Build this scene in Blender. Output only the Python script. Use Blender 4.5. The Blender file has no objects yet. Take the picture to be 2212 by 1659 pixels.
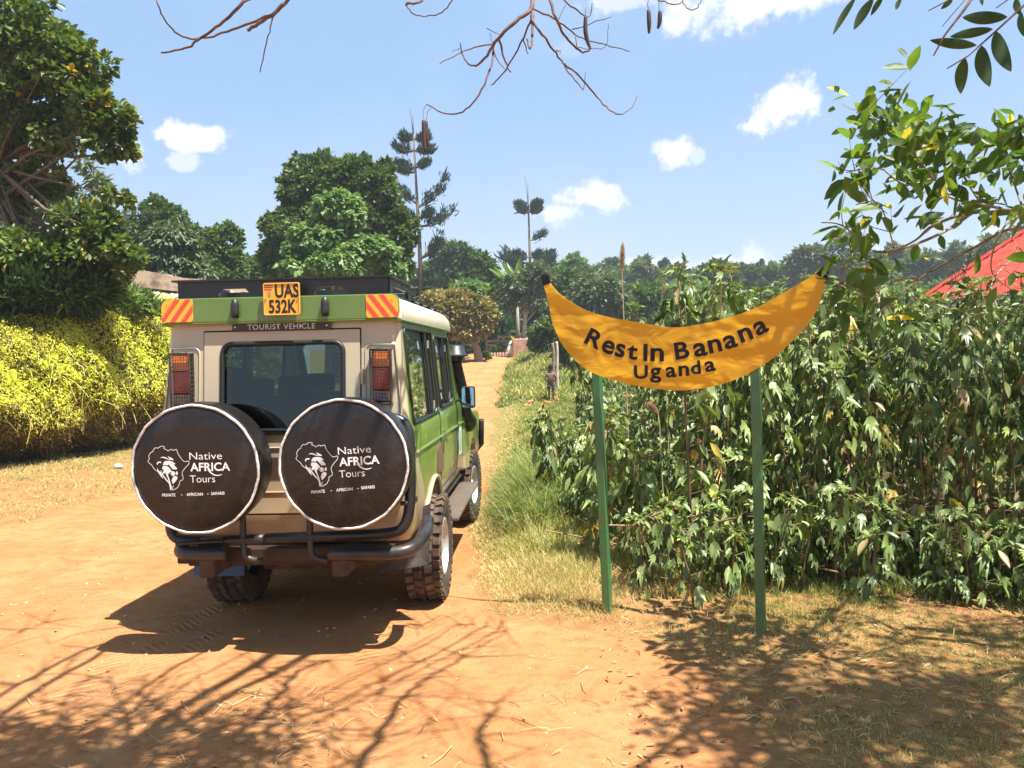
import bpy, bmesh, math, random
import numpy as np
from mathutils import Vector, Matrix, Euler
R=math.radians
random.seed(7); RNG=np.random.default_rng(11)
sc=bpy.context.scene
C=sc.collection
# ---------------- camera ----------------
CAMH=1.75; FPX=830.0
cd=bpy.data.cameras.new('camera'); cam=bpy.data.objects.new('camera',cd); C.objects.link(cam)
cd.sensor_width=36; cd.lens=36*FPX/1024; cd.clip_start=0.05; cd.clip_end=3000
CR=(Euler((R(90-1.05),0,0)).to_matrix() @ Matrix.Rotation(R(-1.2),3,'Z'))
cam.matrix_world=Matrix.Translation((0,0,CAMH)) @ CR.to_4x4()
sc.camera=cam
# ---------------- sun direction / world ----------------
SUN=Vector((0.32,-0.24,1.0))            # ground -> sun
SD=SUN.normalized()
sl=bpy.data.lights.new('sun','SUN'); sl.energy=5.0; sl.angle=R(0.53); sl.color=(1.0,0.95,0.86)
so=bpy.data.objects.new('sun',sl); C.objects.link(so)
so.rotation_euler=(-SD).to_track_quat('-Z','Y').to_euler(); so.location=(3,-3,12)
sc.view_settings.view_transform='Standard'; sc.view_settings.look='None'
sc.view_settings.gamma=1; sc.view_settings.exposure=1.35
sc.render.engine='CYCLES'
sc.cycles.transparent_max_bounces=8; sc.cycles.max_bounces=4; sc.cycles.diffuse_bounces=2; sc.cycles.transmission_bounces=4
K=1024/2212.0
def ray(u,v):
    x=(u*K-512)/FPX; y=-(v*K-384)/FPX
    return CR @ Vector((x,y,-1))
def P(u,v,Y):
    d=ray(u,v); return Vector((0,0,CAMH))+d*(Y/d.y)
def sc1(Y): return K*Y/FPX      # metres per display pixel at depth Y
W=bpy.data.worlds.new('World'); sc.world=W; W.use_nodes=True
nt=W.node_tree; nt.nodes.clear()
def N(t,typ,**k):
    n=t.nodes.new(typ)
    for a,b in k.items():
        setattr(n,a,b)
    return n
def mth(t,op,a,b=None,c=None,clamp=False):
    n=t.nodes.new('ShaderNodeMath'); n.operation=op; n.use_clamp=clamp
    for i,q in enumerate((a,b,c)):
        if q is None: continue
        if isinstance(q,(int,float)): n.inputs[i].default_value=q
        else: t.links.new(q,n.inputs[i])
    return n.outputs[0]
def rng_(t,val,a,b,c=0.,d=1.,smooth=True):
    n=t.nodes.new('ShaderNodeMapRange'); n.interpolation_type='SMOOTHSTEP' if smooth else 'LINEAR'
    t.links.new(val,n.inputs[0])
    for i,q in enumerate((a,b,c,d)): n.inputs[i+1].default_value=q
    return n.outputs[0]
def mixc(t,fac,a,b,mode='MIX'):
    n=t.nodes.new('ShaderNodeMix'); n.data_type='RGBA'; n.blend_type=mode
    if isinstance(fac,(int,float)): n.inputs[0].default_value=fac
    else: t.links.new(fac,n.inputs[0])
    for i,q in ((6,a),(7,b)):
        if isinstance(q,tuple): n.inputs[i].default_value=(*q[:3],1)
        else: t.links.new(q,n.inputs[i])
    return n.outputs[2]
def dotv(t,vec,d):
    n=t.nodes.new('ShaderNodeVectorMath'); n.operation='DOT_PRODUCT'
    t.links.new(vec,n.inputs[0]); n.inputs[1].default_value=d
    return n.outputs['Value']
sky=N(nt,'ShaderNodeTexSky',sky_type='NISHITA',sun_disc=False)
sky.sun_elevation=math.asin(SD.z); sky.sun_rotation=math.atan2(SD.x,SD.y)
sky.air_density=1.0; sky.dust_density=1.6; sky.ozone_density=2.0
tc=N(nt,'ShaderNodeTexCoord'); dirv=tc.outputs['Generated']
sz=N(nt,'ShaderNodeSeparateXYZ'); nt.links.new(dirv,sz.inputs[0])
nz=N(nt,'ShaderNodeTexNoise'); nz.inputs['Scale'].default_value=24; nz.inputs['Detail'].default_value=9; nz.inputs['Roughness'].default_value=.62
nt.links.new(dirv,nz.inputs['Vector'])
nz2=N(nt,'ShaderNodeTexNoise'); nz2.inputs['Scale'].default_value=5; nz2.inputs['Detail'].default_value=4
nt.links.new(dirv,nz2.inputs['Vector'])
cl=[(415,300,78,28,1),(400,345,38,20,.6),(275,322,44,36,.9),(1692,228,92,56,1),(1448,325,50,36,.9),(1508,337,20,18,.5),
    (1285,425,100,34,.95),(1225,462,90,30,.8),(1655,-12,200,64,.95),(1345,0,90,26,.6),(1500,588,330,42,.75),(1840,585,300,50,.75),(2120,560,120,60,.6),(1230,100,30,20,.15)]
acc=None
for (u,v,ru,rv,st) in cl:
    c=ray(u,v).normalized(); rt=c.cross(Vector((0,0,1))).normalized(); up=rt.cross(c)
    a=mth(nt,'DIVIDE',dotv(nt,dirv,rt),ru*K/FPX); b=mth(nt,'DIVIDE',dotv(nt,dirv,up),rv*K/FPX)
    r=mth(nt,'SQRT',mth(nt,'ADD',mth(nt,'MULTIPLY',a,a),mth(nt,'MULTIPLY',b,b)))
    q=mth(nt,'ADD',r,mth(nt,'MULTIPLY',mth(nt,'SUBTRACT',nz.outputs['Fac'],.5),3.2))
    m=mth(nt,'MULTIPLY',rng_(nt,q,1.02,.42),st)
    m=mth(nt,'MULTIPLY',m,rng_(nt,dotv(nt,dirv,c),0.0,0.2))
    acc=m if acc is None else mth(nt,'MAXIMUM',acc,m)
hazeh=rng_(nt,sz.outputs['Z'],0.34,-0.02,0.0,0.95)
veil=mth(nt,'MULTIPLY',rng_(nt,nz2.outputs['Fac'],.45,.75),.16)
tint=mixc(nt,1.0,sky.outputs['Color'],(.9,1.12,1.2),'MULTIPLY')
base=mixc(nt,rng_(nt,sz.outputs['Z'],.75,.45,.0,.8),tint,(3.25,5.15,8.1))
base=mixc(nt,mth(nt,'ADD',hazeh,veil,clamp=True),base,(5.7,6.85,7.9))
fin=mixc(nt,acc,base,(8.6,8.7,8.9))
bg=N(nt,'ShaderNodeBackground'); bg.inputs[1].default_value=0.05
nt.links.new(fin,bg.inputs[0]); wo=N(nt,'ShaderNodeOutputWorld'); nt.links.new(bg.outputs[0],wo.inputs[0])

# ---------------- helpers: tags ----------------
def tag(o,label=None,cat=None,group=None,kind=None):
    if label: o['label']=label
    if cat: o['category']=cat
    if group: o['group']=group
    if kind: o['kind']=kind
    return o
def empty(name,loc=(0,0,0),rot=(0,0,0),label=None,cat=None,group=None):
    o=bpy.data.objects.new(name,None); C.objects.link(o); o.location=loc; o.rotation_euler=rot
    o.empty_display_size=.1
    return tag(o,label,cat,group)
def copy_tree(o,parent=None):
    c=o.copy(); C.objects.link(c)
    if parent: c.parent=parent
    for ch in [x for x in C.objects if x.parent==o]: copy_tree(ch,c)
    return c
# ---------------- materials ----------------
def principled(m):
    return m.node_tree.nodes['Principled BSDF']
def pmat(name,c1,c2=None,scale=4,rough=.6,bump=0.,bscale=40,metal=0.,coat=0.,spec=.5,lo=.35,hi=.65,detail=6,rough2=None,dust=None,dustz=None,bdist=.01):
    m=bpy.data.materials.new(name); m.use_nodes=True; t=m.node_tree; p=principled(m)
    p.inputs['Roughness'].default_value=rough; p.inputs['Metallic'].default_value=metal
    p.inputs['Coat Weight'].default_value=coat; p.inputs['Specular IOR Level'].default_value=spec
    p.inputs['Coat Roughness'].default_value=.08
    p.inputs['Base Color'].default_value=(*c1,1)
    tcn=N(t,'ShaderNodeTexCoord'); col=None
    if c2:
        n=N(t,'ShaderNodeTexNoise'); n.inputs['Scale'].default_value=scale; n.inputs['Detail'].default_value=detail; n.inputs['Roughness'].default_value=.6
        t.links.new(tcn.outputs['Object'],n.inputs['Vector'])
        f=rng_(t,n.outputs['Fac'],lo,hi)
        col=mixc(t,f,c1,c2)
        t.links.new(col,p.inputs['Base Color'])
        if rough2 is not None:
            t.links.new(rng_(t,n.outputs['Fac'],lo,hi,rough,rough2),p.inputs['Roughness'])
    if dust:
        s=N(t,'ShaderNodeSeparateXYZ'); t.links.new(tcn.outputs['Object'],s.inputs[0])
        n3=N(t,'ShaderNodeTexNoise'); n3.inputs['Scale'].default_value=7; n3.inputs['Detail'].default_value=8
        t.links.new(tcn.outputs['Object'],n3.inputs['Vector'])
        zz=mth(t,'ADD',s.outputs['Z'],mth(t,'MULTIPLY',mth(t,'SUBTRACT',n3.outputs['Fac'],.5),.9))
        f=rng_(t,zz,dustz[1],dustz[0],0,dust[3])
        col=mixc(t,f,col if col is not None else c1,tuple(dust[:3]))
        t.links.new(col,p.inputs['Base Color'])
    if bump:
        n2=N(t,'ShaderNodeTexNoise'); n2.inputs['Scale'].default_value=bscale; n2.inputs['Detail'].default_value=5
        t.links.new(tcn.outputs['Object'],n2.inputs['Vector'])
        b=N(t,'ShaderNodeBump'); b.inputs['Strength'].default_value=bump; b.inputs['Distance'].default_value=bdist
        t.links.new(n2.outputs['Fac'],b.inputs['Height']); t.links.new(b.outputs[0],p.inputs['Normal'])
    return m
def leafmat(name,stops,rough=.5,trans=.3,spec=.35,tr=(1.2,1.25,.6),vary=.25):
    m=bpy.data.materials.new(name); m.use_nodes=True; t=m.node_tree; p=principled(m)
    a=N(t,'ShaderNodeAttribute',attribute_name='tint')
    r=N(t,'ShaderNodeValToRGB'); t.links.new(a.outputs['Fac'],r.inputs[0])
    e=r.color_ramp.elements
    while len(e)<len(stops): e.new(.5)
    for i,(q,c) in enumerate(stops): e[i].position=q; e[i].color=(*c,1)
    tcn=N(t,'ShaderNodeTexCoord')
    n=N(t,'ShaderNodeTexNoise'); n.inputs['Scale'].default_value=9; n.inputs['Detail'].default_value=3
    t.links.new(tcn.outputs['Object'],n.inputs['Vector'])
    f=rng_(t,n.outputs['Fac'],.3,.7,1-vary,1+vary,False)
    hv=N(t,'ShaderNodeHueSaturation'); t.links.new(r.outputs[0],hv.inputs['Color']); t.links.new(f,hv.inputs['Value'])
    t.links.new(hv.outputs[0],p.inputs['Base Color'])
    p.inputs['Roughness'].default_value=rough; p.inputs['Specular IOR Level'].default_value=spec
    if trans>0:
        tl=N(t,'ShaderNodeBsdfTranslucent'); t.links.new(mixc(t,1,hv.outputs[0],tr,'MULTIPLY'),tl.inputs[0])
        mx=N(t,'ShaderNodeMixShader'); mx.inputs[0].default_value=trans
        t.links.new(p.outputs[0],mx.inputs[1]); t.links.new(tl.outputs[0],mx.inputs[2])
        t.links.new(mx.outputs[0],t.nodes['Material Output'].inputs[0])
    return m
# ---------------- mesh builders ----------------
def np_mesh(name,V,F,mat,parent=None,tint=None,smooth=False,mi=None):
    me=bpy.data.meshes.new(name); V=np.asarray(V,dtype=np.float32); F=np.asarray(F,dtype=np.int32)
    k=F.shape[1]
    me.vertices.add(len(V)); me.vertices.foreach_set('co',V.ravel())
    me.loops.add(F.size); me.loops.foreach_set('vertex_index',F.ravel())
    me.polygons.add(len(F)); me.polygons.foreach_set('loop_start',np.arange(0,F.size,k,dtype=np.int32))
    try: me.polygons.foreach_set('loop_total',np.full(len(F),k,dtype=np.int32))
    except Exception: pass
    if smooth: me.polygons.foreach_set('use_smooth',np.ones(len(F),dtype=bool))
    if mi is not None: me.polygons.foreach_set('material_index',np.asarray(mi,dtype=np.int32))
    if tint is not None:
        at=me.attributes.new('tint','FLOAT','POINT'); at.data.foreach_set('value',np.asarray(tint,dtype=np.float32))
    me.update(calc_edges=True)
    for m in (mat if isinstance(mat,(list,tuple)) else [mat]): me.materials.append(m)
    o=bpy.data.objects.new(name,me); C.objects.link(o)
    if parent: o.parent=parent
    return o
def unit(a): return a/np.maximum(np.linalg.norm(a,axis=-1,keepdims=True),1e-9)
T_OVAL=(np.array([[0,0,0],[.5,.42,.10],[-.5,.42,.10],[0,.48,0],[0,1,-.10]]),np.array([[0,1,3],[0,3,2],[3,1,4],[3,4,2]]))
T_OBOV=(np.array([[0,0,0],[.34,.35,.06],[.5,.72,.08],[0,1,-.04],[-.5,.72,.08],[-.34,.35,.06],[0,.5,-.02]]),
        np.array([[0,1,6],[1,2,6],[2,3,6],[3,4,6],[4,5,6],[5,0,6]]))
T_LANC=(np.array([[0,0,0],[.4,.25,.05],[.5,.5,.03],[.3,.8,-.03],[0,1,-.12],[-.3,.8,-.03],[-.5,.5,.03],[-.4,.25,.05],[0,.5,-.06]]),
        np.array([[i,(i+1)%8,8] for i in range(8)]))
T_LOBE=(np.array([[0,0,0],[.30,.08,.0],[.62,.42,-.10],[.34,.40,.02],[.52,.78,-.14],[.20,.62,.02],[0,1.12,-.2],[-.20,.62,.02],[-.52,.78,-.14],[-.34,.40,.02],[-.62,.42,-.10],[-.30,.08,.0],[0,.40,-.07]]),
        np.array([[i,(i+1)%12,12] for i in range(12)]))
T_BLADE=(np.array([[.5,0,0],[-.5,0,0],[.42,.4,.03],[-.42,.4,.03],[.25,.75,-.10],[-.25,.75,-.10],[0,1,-.28]]),
        np.array([[0,1,3],[0,3,2],[2,3,5],[2,5,4],[4,5,6]]))
T_TRI=(np.array([[.5,0,0],[-.5,0,0],[0,1,0]]),np.array([[0,1,2]]))
T_DIA=(np.array([[0,0,0],[.5,.45,.05],[0,1,0],[-.5,.45,.05]]),np.array([[0,1,2],[0,2,3]]))
def scatter(templ,pos,d,n,size,width,tint):
    tv,tf=templ; pos=np.asarray(pos); M=len(pos)
    d=unit(d); s=unit(np.cross(d,n)); nn=np.cross(s,d)
    size=np.broadcast_to(size,(M,)); width=np.broadcast_to(width,(M,))
    V=(pos[:,None,:]+ s[:,None,:]*(tv[None,:,0,None]*(size*width)[:,None,None])
       + d[:,None,:]*(tv[None,:,1,None]*size[:,None,None]) + nn[:,None,:]*(tv[None,:,2,None]*size[:,None,None]))
    F=tf[None]+ (np.arange(M)*len(tv))[:,None,None]
    return V.reshape(-1,3),F.reshape(-1,3),np.repeat(np.broadcast_to(tint,(M,)),len(tv))
def join_np(parts):
    V=[];F=[];T=[];o=0
    for v,f,t in parts:
        V.append(v);F.append(f+o);T.append(t);o+=len(v)
    return np.concatenate(V),np.concatenate(F),np.concatenate(T)
class MB:
    def __init__(s): s.v=[];s.f=[];s.m=[]
    def add(s,V,F,mi=0):
        o=len(s.v); s.v+= [tuple(q) for q in V]; s.f+=[tuple(i+o for i in f) for f in F]; s.m+=[mi]*len(F)
    def box(s,c,d,rot=None,mi=0):
        c=Vector(c); h=Vector(d)/2
        V=[Vector((x*h.x,y*h.y,z*h.z)) for x in(-1,1) for y in(-1,1) for z in(-1,1)]
        if rot is not None: V=[rot@q for q in V]
        s.add([q+c for q in V],[(0,1,3,2),(4,6,7,5),(0,4,5,1),(2,3,7,6),(0,2,6,4),(1,5,7,3)],mi)
    def tube(s,pts,r,seg=8,mi=0,cap=True,closed=False):
        pts=[Vector(p) for p in pts]; n=len(pts)
        rr=r if isinstance(r,(list,tuple)) else [r]*n
        if len(rr)!=n: rr=[rr[0]+(rr[-1]-rr[0])*i/(n-1) for i in range(n)]
        V=[];prev=None
        for i,p in enumerate(pts):
            if closed: t=(pts[(i+1)%n]-pts[i-1])
            else: t=(pts[min(i+1,n-1)]-pts[max(i-1,0)])
            if t.length<1e-9: t=Vector((0,0,1))
            t.normalize()
            if prev is None:
                a=Vector((0,0,1)) if abs(t.z)<.9 else Vector((1,0,0)); x=t.cross(a).normalized()
            else:
                x=(prev-t*prev.dot(t)); x= x.normalized() if x.length>1e-6 else t.orthogonal().normalized()
            prev=x; y=t.cross(x)
            for k in range(seg):
                A=2*math.pi*k/seg; V.append(p+(x*math.cos(A)+y*math.sin(A))*rr[i])
        F=[]
        for i in range(n if closed else n-1):
            j=(i+1)%n
            for k in range(seg):
                F.append((i*seg+k,i*seg+(k+1)%seg,j*seg+(k+1)%seg,j*seg+k))
        if cap and not closed: F.append(tuple(range(seg))[::-1]); F.append(tuple((n-1)*seg+k for k in range(seg)))
        s.add(V,F,mi)
    def prism(s,poly,fr,depth,mi=0):
        # poly 2D ; fr(x,y,d)->3D ; extruded
        n=len(poly); V=[fr(x,y,0) for x,y in poly]+[fr(x,y,depth) for x,y in poly]
        s.add(V,[tuple(range(n)),tuple(range(2*n-1,n-1,-1))]+[(i,i+n,(i+1)%n+n,(i+1)%n) for i in range(n)],mi)
    def lathe(s,prof,fr,seg=32,mi=0,closedprof=True):
        n=len(prof);V=[]
        for k in range(seg):
            A=2*math.pi*k/seg
            for (r,h) in prof: V.append(fr(r*math.cos(A),r*math.sin(A),h))
        F=[]
        for k in range(seg):
            j=(k+1)%seg
            for i in range(n if closedprof else n-1):
                F.append((k*n+i,j*n+i,j*n+(i+1)%n,k*n+(i+1)%n))
        s.add(V,F,mi)
    def build(s,name,mats,parent=None,smooth=False,bevel=0,segs=2,loc=None,fix=True,auto=None):
        me=bpy.data.meshes.new(name); me.from_pydata(s.v,[],s.f)
        for m in (mats if isinstance(mats,(list,tuple)) else [mats]): me.materials.append(m)
        me.polygons.foreach_set('material_index',np.array(s.m,dtype=np.int32))
        if fix:
            b=bmesh.new(); b.from_mesh(me); bmesh.ops.recalc_face_normals(b,faces=b.faces); b.to_mesh(me); b.free()
        if bevel:
            b=bmesh.new(); b.from_mesh(me); bmesh.ops.remove_doubles(b,verts=b.verts,dist=1e-5)
            ed=[e for e in b.edges if len(e.link_faces)==2 and e.calc_face_angle(0)>R(30)]
            bmesh.ops.bevel(b,geom=ed,offset=bevel,segments=segs,affect='EDGES',profile=.5,clamp_overlap=True)
            b.to_mesh(me); b.free()
        if smooth or auto:
            me.polygons.foreach_set('use_smooth',np.ones(len(me.polygons),dtype=bool))
            if auto:
                try: me.set_sharp_from_angle(angle=R(auto))
                except Exception: pass
        o=bpy.data.objects.new(name,me); C.objects.link(o)
        if parent: o.parent=parent
        if loc: o.location=loc
        return o
def spline(pts,n=6):
    pts=[Vector(p) for p in pts]; out=[]
    for i in range(len(pts)-1):
        p0=pts[max(i-1,0)];p1=pts[i];p2=pts[i+1];p3=pts[min(i+2,len(pts)-1)]
        for k in range(n):
            t=k/n; out.append(.5*((2*p1)+(p2-p0)*t+(2*p0-5*p1+4*p2-p3)*t*t+(3*p1-p0-3*p2+p3)*t**3))
    out.append(pts[-1]); return out
def rrect(x0,x1,y0,y1,r,n=5):
    o=[]
    for cx,cy,a0 in ((x1-r,y1-r,0),(x0+r,y1-r,90),(x0+r,y0+r,180),(x1-r,y0+r,270)):
        for k in range(n+1):
            A=R(a0+90*k/n); o.append((cx+r*math.cos(A),cy+r*math.sin(A)))
    return o
def text2d(s,size=1.,bold=0.,xs=1.,align='CENTER',sp=1.):
    cu=bpy.data.curves.new('t','FONT'); cu.body=s; cu.size=size; cu.offset=bold; cu.align_x=align; cu.space_character=sp
    cu.resolution_u=3; cu.fill_mode='FRONT'
    o=bpy.data.objects.new('t',cu); C.objects.link(o)
    dg=bpy.context.evaluated_depsgraph_get(); me=bpy.data.meshes.new_from_object(o.evaluated_get(dg))
    V=[(v.co.x*xs,v.co.y) for v in me.vertices]; F=[tuple(p.vertices) for p in me.polygons]
    bpy.data.meshes.remove(me); bpy.data.objects.remove(o); bpy.data.curves.remove(cu)
    return V,F
def boolean(o,cutters,op='DIFFERENCE'):
    par=o.parent; o.parent=None; bpy.context.view_layer.update()
    for c in cutters:
        m=o.modifiers.new('b','BOOLEAN'); m.object=c; m.operation=op; m.solver='EXACT'
    dg=bpy.context.evaluated_depsgraph_get(); me=bpy.data.meshes.new_from_object(o.evaluated_get(dg))
    o.modifiers.clear(); old=o.data; o.data=me; bpy.data.meshes.remove(old); o.parent=par
    for c in cutters:
        bpy.data.objects.remove(c)
# ---------------- terrain ----------------
YK=[-30,0,6,10,16,22,28,36,44,52,60,100,200,900]; ZK=[0,0,0,.03,.12,.22,.42,1.0,1.75,2.5,3.0,4.2,7,9]
RK=[0,3.2,4,4.5,5.2,5.6,5.9,6.5,11,20,28,36,44,50,56,60]
RX=[1.0,.95,1.0,1.1,.75,.2,-.28,-.36,-.42,-.5,-.55,-.45,-.25,.1,2.5,2.5]
LK=[0,6,9.7,11.7,16,22,30,40,50,56,60]
LX=[-8,-7,-6.2,-5.5,-5.2,-5.0,-4.8,-4.2,-4.0,-9,-9]
def wob(x,y):
    return (np.sin(x*1.9+y*1.3)+np.sin(x*3.7-y*2.9+1)*.6+np.sin(x*7.3+y*6.1+2)*.35+np.sin(-x*13+y*11.7)*.2)
def roadw(x,y):
    x=np.asarray(x,float); y=np.asarray(y,float)
    w=wob(x,y)*.07
    xr=np.interp(y,RK,RX)+w*np.interp(y,[0,6,60],[1.6,1,1.5]); xl=np.interp(y,LK,LX)+w*2
    a=np.clip((xr-x)/.16,-1,1); b=np.clip((x-xl)/.3,-1,1)
    e=np.where(y>56,-1,1)
    return np.minimum(np.minimum(a,b),e)
def H(x,y):
    x=np.asarray(x,float); y=np.asarray(y,float)
    z=np.interp(y,YK,ZK)
    xr=np.interp(y,RK,RX); xl=np.interp(y,LK,LX)
    z=z+ .13*np.clip((x-xr)/.8,0,1)**1.5*np.interp(y,[5,6.5,20],[0,1,1])
    z=z+ 1.0*np.clip((x-xr-.2)/2.5,0,1)*np.interp(y,[24,36,44,52,60],[0,.45,.9,.6,0])
    z=z+ .18*np.clip((xl-x)/1.5,0,1)
    near=np.interp(y,[0,12,30,60],[.6,.6,1.5,3])
    z=z+ .012*near*wob(x*.8,y*.8)+ .006*near*wob(x*2.7+3,y*2.9)
    # shallow wheel ruts
    for cx in (-2.25,-.72):
        z=z-.02*np.exp(-((x-(cx+.05*(y-6)))/.22)**2)*np.interp(y,[0,30,40],[1,1,0])
    return z
def Hf(x,y): return float(H(x,y))
def G(u,v):
    d=ray(u,v); z=0.
    for _ in range(40):
        if d.z>=-1e-4: t=50/d.y
        else: t=(z-CAMH)/d.z
        t=min(t,400); p=Vector((0,0,CAMH))+d*t; z=.5*z+.5*Hf(p.x,p.y)
    return Vector((p.x,p.y,Hf(p.x,p.y)))
# ---------------- ground & road ----------------
def ground_mat():
    m=bpy.data.materials.new('soil'); m.use_nodes=True; t=m.node_tree; p=principled(m)
    a=N(t,'ShaderNodeAttribute',attribute_name='road'); g=N(t,'ShaderNodeTexCoord'); ob=g.outputs['Object']
    def no(s,d=6,r=.6):
        n=N(t,'ShaderNodeTexNoise'); n.inputs['Scale'].default_value=s; n.inputs['Detail'].default_value=d; n.inputs['Roughness'].default_value=r
        t.links.new(ob,n.inputs['Vector']); return n.outputs['Fac']
    n1=no(.7); n2=no(6,8,.7); n3=no(45,6,.7); n4=no(2.2,6,.65)
    soil=mixc(t,rng_(t,n1,.35,.65),(.40,.176,.066),(.47,.228,.096))
    soil=mixc(t,rng_(t,n2,.45,.68,0,.65),soil,(.33,.125,.042))
    soil=mixc(t,rng_(t,n4,.5,.75,0,.45),soil,(.52,.29,.14))
    soil=mixc(t,rng_(t,n3,.56,.72,0,.35),soil,(.28,.11,.04))
    verge=mixc(t,rng_(t,n2,.35,.65),(.28,.135,.052),(.34,.20,.08))
    verge=mixc(t,rng_(t,n3,.5,.65,0,.6),verge,(.18,.11,.04))
    verge=mixc(t,rng_(t,n4,.55,.7,0,.5),verge,(.36,.17,.065))
    sy=N(t,'ShaderNodeSeparateXYZ'); t.links.new(ob,sy.inputs[0]); verge=mixc(t,rng_(t,sy.outputs['Y'],9,22,0,.8),verge,(.19,.18,.055))
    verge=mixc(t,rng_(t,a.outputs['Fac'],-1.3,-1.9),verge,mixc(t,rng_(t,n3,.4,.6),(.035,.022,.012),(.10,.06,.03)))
    f=mth(t,'ADD',a.outputs['Fac'],mth(t,'MULTIPLY',mth(t,'SUBTRACT',n2,.5),1.6))
    f=mth(t,'ADD',f,mth(t,'MULTIPLY',mth(t,'SUBTRACT',n4,.5),1.6))
    f=rng_(t,f,-.25,.35)
    t.links.new(mixc(t,f,verge,soil),p.inputs['Base Color'])
    p.inputs['Roughness'].default_value=.95; p.inputs['Specular IOR Level'].default_value=.15
    vo=N(t,'ShaderNodeTexVoronoi'); vo.inputs['Scale'].default_value=28; t.links.new(ob,vo.inputs['Vector'])
    h=mth(t,'ADD',mth(t,'MULTIPLY',n2,.8),mth(t,'MULTIPLY',n3,.35))
    h=mth(t,'ADD',h,mth(t,'MULTIPLY',no(160,3),.14))
    h=mth(t,'ADD',h,mth(t,'MULTIPLY',vo.outputs['Distance'],-.10))
    sp=N(t,'ShaderNodeSeparateXYZ'); t.links.new(ob,sp.inputs[0]); xo=mth(t,'SUBTRACT',sp.outputs['X'],mth(t,'MULTIPLY',mth(t,'SUBTRACT',sp.outputs['Y'],6.),.05))
    tr=None
    for cx in (-2.28,-.74,-3.55,-2.02):
        dx=mth(t,'ABSOLUTE',mth(t,'SUBTRACT',mth(t,'ADD',xo,mth(t,'MULTIPLY',mth(t,'SINE',mth(t,'MULTIPLY',sp.outputs['Y'],.45+.07*cx)),.10)),cx))
        wv=mth(t,'SINE',mth(t,'ADD',mth(t,'MULTIPLY',sp.outputs['Y'],85.),mth(t,'MULTIPLY',dx,90.)))
        mk=mth(t,'MULTIPLY',rng_(t,dx,.13,.09),mth(t,'MULTIPLY',wv,rng_(t,n4,.42,.6,0.,.30)))
        tr=mk if tr is None else mth(t,'ADD',tr,mk)
    h=mth(t,'ADD',h,mth(t,'MULTIPLY',tr,rng_(t,a.outputs['Fac'],0.,.4)))
    b=N(t,'ShaderNodeBump'); b.inputs['Strength'].default_value=.6; b.inputs['Distance'].default_value=.075
    t.links.new(h,b.inputs['Height']); t.links.new(b.outputs[0],p.inputs['Normal'])
    return m
SOIL=ground_mat()
def axis(a,b,near,dn,growth,c=0.):
    out=[c];s=dn
    x=c
    while x<b:
        if abs(x-c)>near: s*=growth
        x+=s; out.append(x)
    x=c;s=dn;lo=[]
    while x>a:
        if abs(x-c)>near: s*=growth
        x-=s; lo.append(x)
    return np.array(lo[::-1]+out)
xs=axis(-900,900,5.0,.075,1.06,-.8); ys=axis(-30,1500,4.2,.055,1.045,6.0)
XX,YY=np.meshgrid(xs,ys); ZZ=H(XX,YY)
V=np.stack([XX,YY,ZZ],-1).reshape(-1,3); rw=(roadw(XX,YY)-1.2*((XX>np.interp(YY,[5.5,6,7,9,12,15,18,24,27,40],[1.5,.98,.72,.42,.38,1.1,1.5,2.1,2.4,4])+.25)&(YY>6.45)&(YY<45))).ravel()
nx=len(xs); ny=len(ys)
I=(np.arange(ny-1)[:,None]*nx+np.arange(nx-1)[None,:]).ravel()
FQ=np.stack([I,I+1,I+nx+1,I+nx],-1)
isroad=(rw[FQ].mean(1)>0)
for nm,sel in (('ground',~isroad),('road',isroad)):
    f=FQ[sel]; u,inv=np.unique(f,return_inverse=True)
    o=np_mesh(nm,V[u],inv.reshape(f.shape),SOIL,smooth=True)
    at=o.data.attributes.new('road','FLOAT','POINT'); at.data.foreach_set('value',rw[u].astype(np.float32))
    tag(o,kind='structure')
    o['label']='bare orange dirt track running past the vehicle to the far yard' if nm=='road' else 'brown dusty ground with dry litter under grass and plants'

# ---------------- foliage materials ----------------
M_bark=pmat('bark',(.16,.11,.075),(.30,.23,.17),scale=14,rough=.9,bump=.6,bscale=30)
M_barkpale=pmat('pale_bark',(.30,.25,.20),(.44,.38,.31),scale=10,rough=.9,bump=.5,bscale=25)
M_twig2=pmat('dark_bark',(.09,.06,.04),(.17,.12,.085),scale=14,rough=.9,bump=.5,bscale=40)
M_twig=pmat('twig',(.085,.045,.04),(.17,.09,.075),scale=20,rough=.8,bump=.5,bscale=60)
L_dark=leafmat('leaf_dark',[(0,(.04,.075,.022)),(.6,(.085,.14,.036)),(.95,(.16,.22,.06)),(1,(.25,.24,.07))],rough=.45,trans=.33)
L_ficus=leafmat('leaf_ficus',[(0,(.045,.08,.018)),(.5,(.095,.145,.03)),(.9,(.17,.22,.045)),(.975,(.26,.27,.07)),(.985,(.55,.28,.08)),(1,(.6,.42,.05))],rough=.42,trans=.3,spec=.4)
L_deep=leafmat('leaf_deep',[(0,(.022,.045,.016)),(.6,(.045,.085,.026)),(1,(.09,.14,.04))],rough=.45,trans=.25)
L_mid=leafmat('leaf_mid',[(0,(.055,.10,.032)),(.6,(.11,.18,.05)),(1,(.20,.28,.09))],rough=.5,trans=.3)
L_light=leafmat('leaf_light',[(0,(.09,.16,.05)),(.6,(.17,.27,.09)),(1,(.30,.40,.16))],rough=.5,trans=.35)
L_grey=leafmat('leaf_greygreen',[(0,(.075,.105,.055)),(.6,(.13,.17,.085)),(1,(.21,.25,.14))],rough=.55,trans=.25)
L_mango=leafmat('leaf_mango',[(0,(.07,.10,.022)),(.4,(.20,.19,.05)),(.75,(.40,.30,.10)),(1,(.56,.42,.17))],rough=.6,trans=.2)
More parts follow.
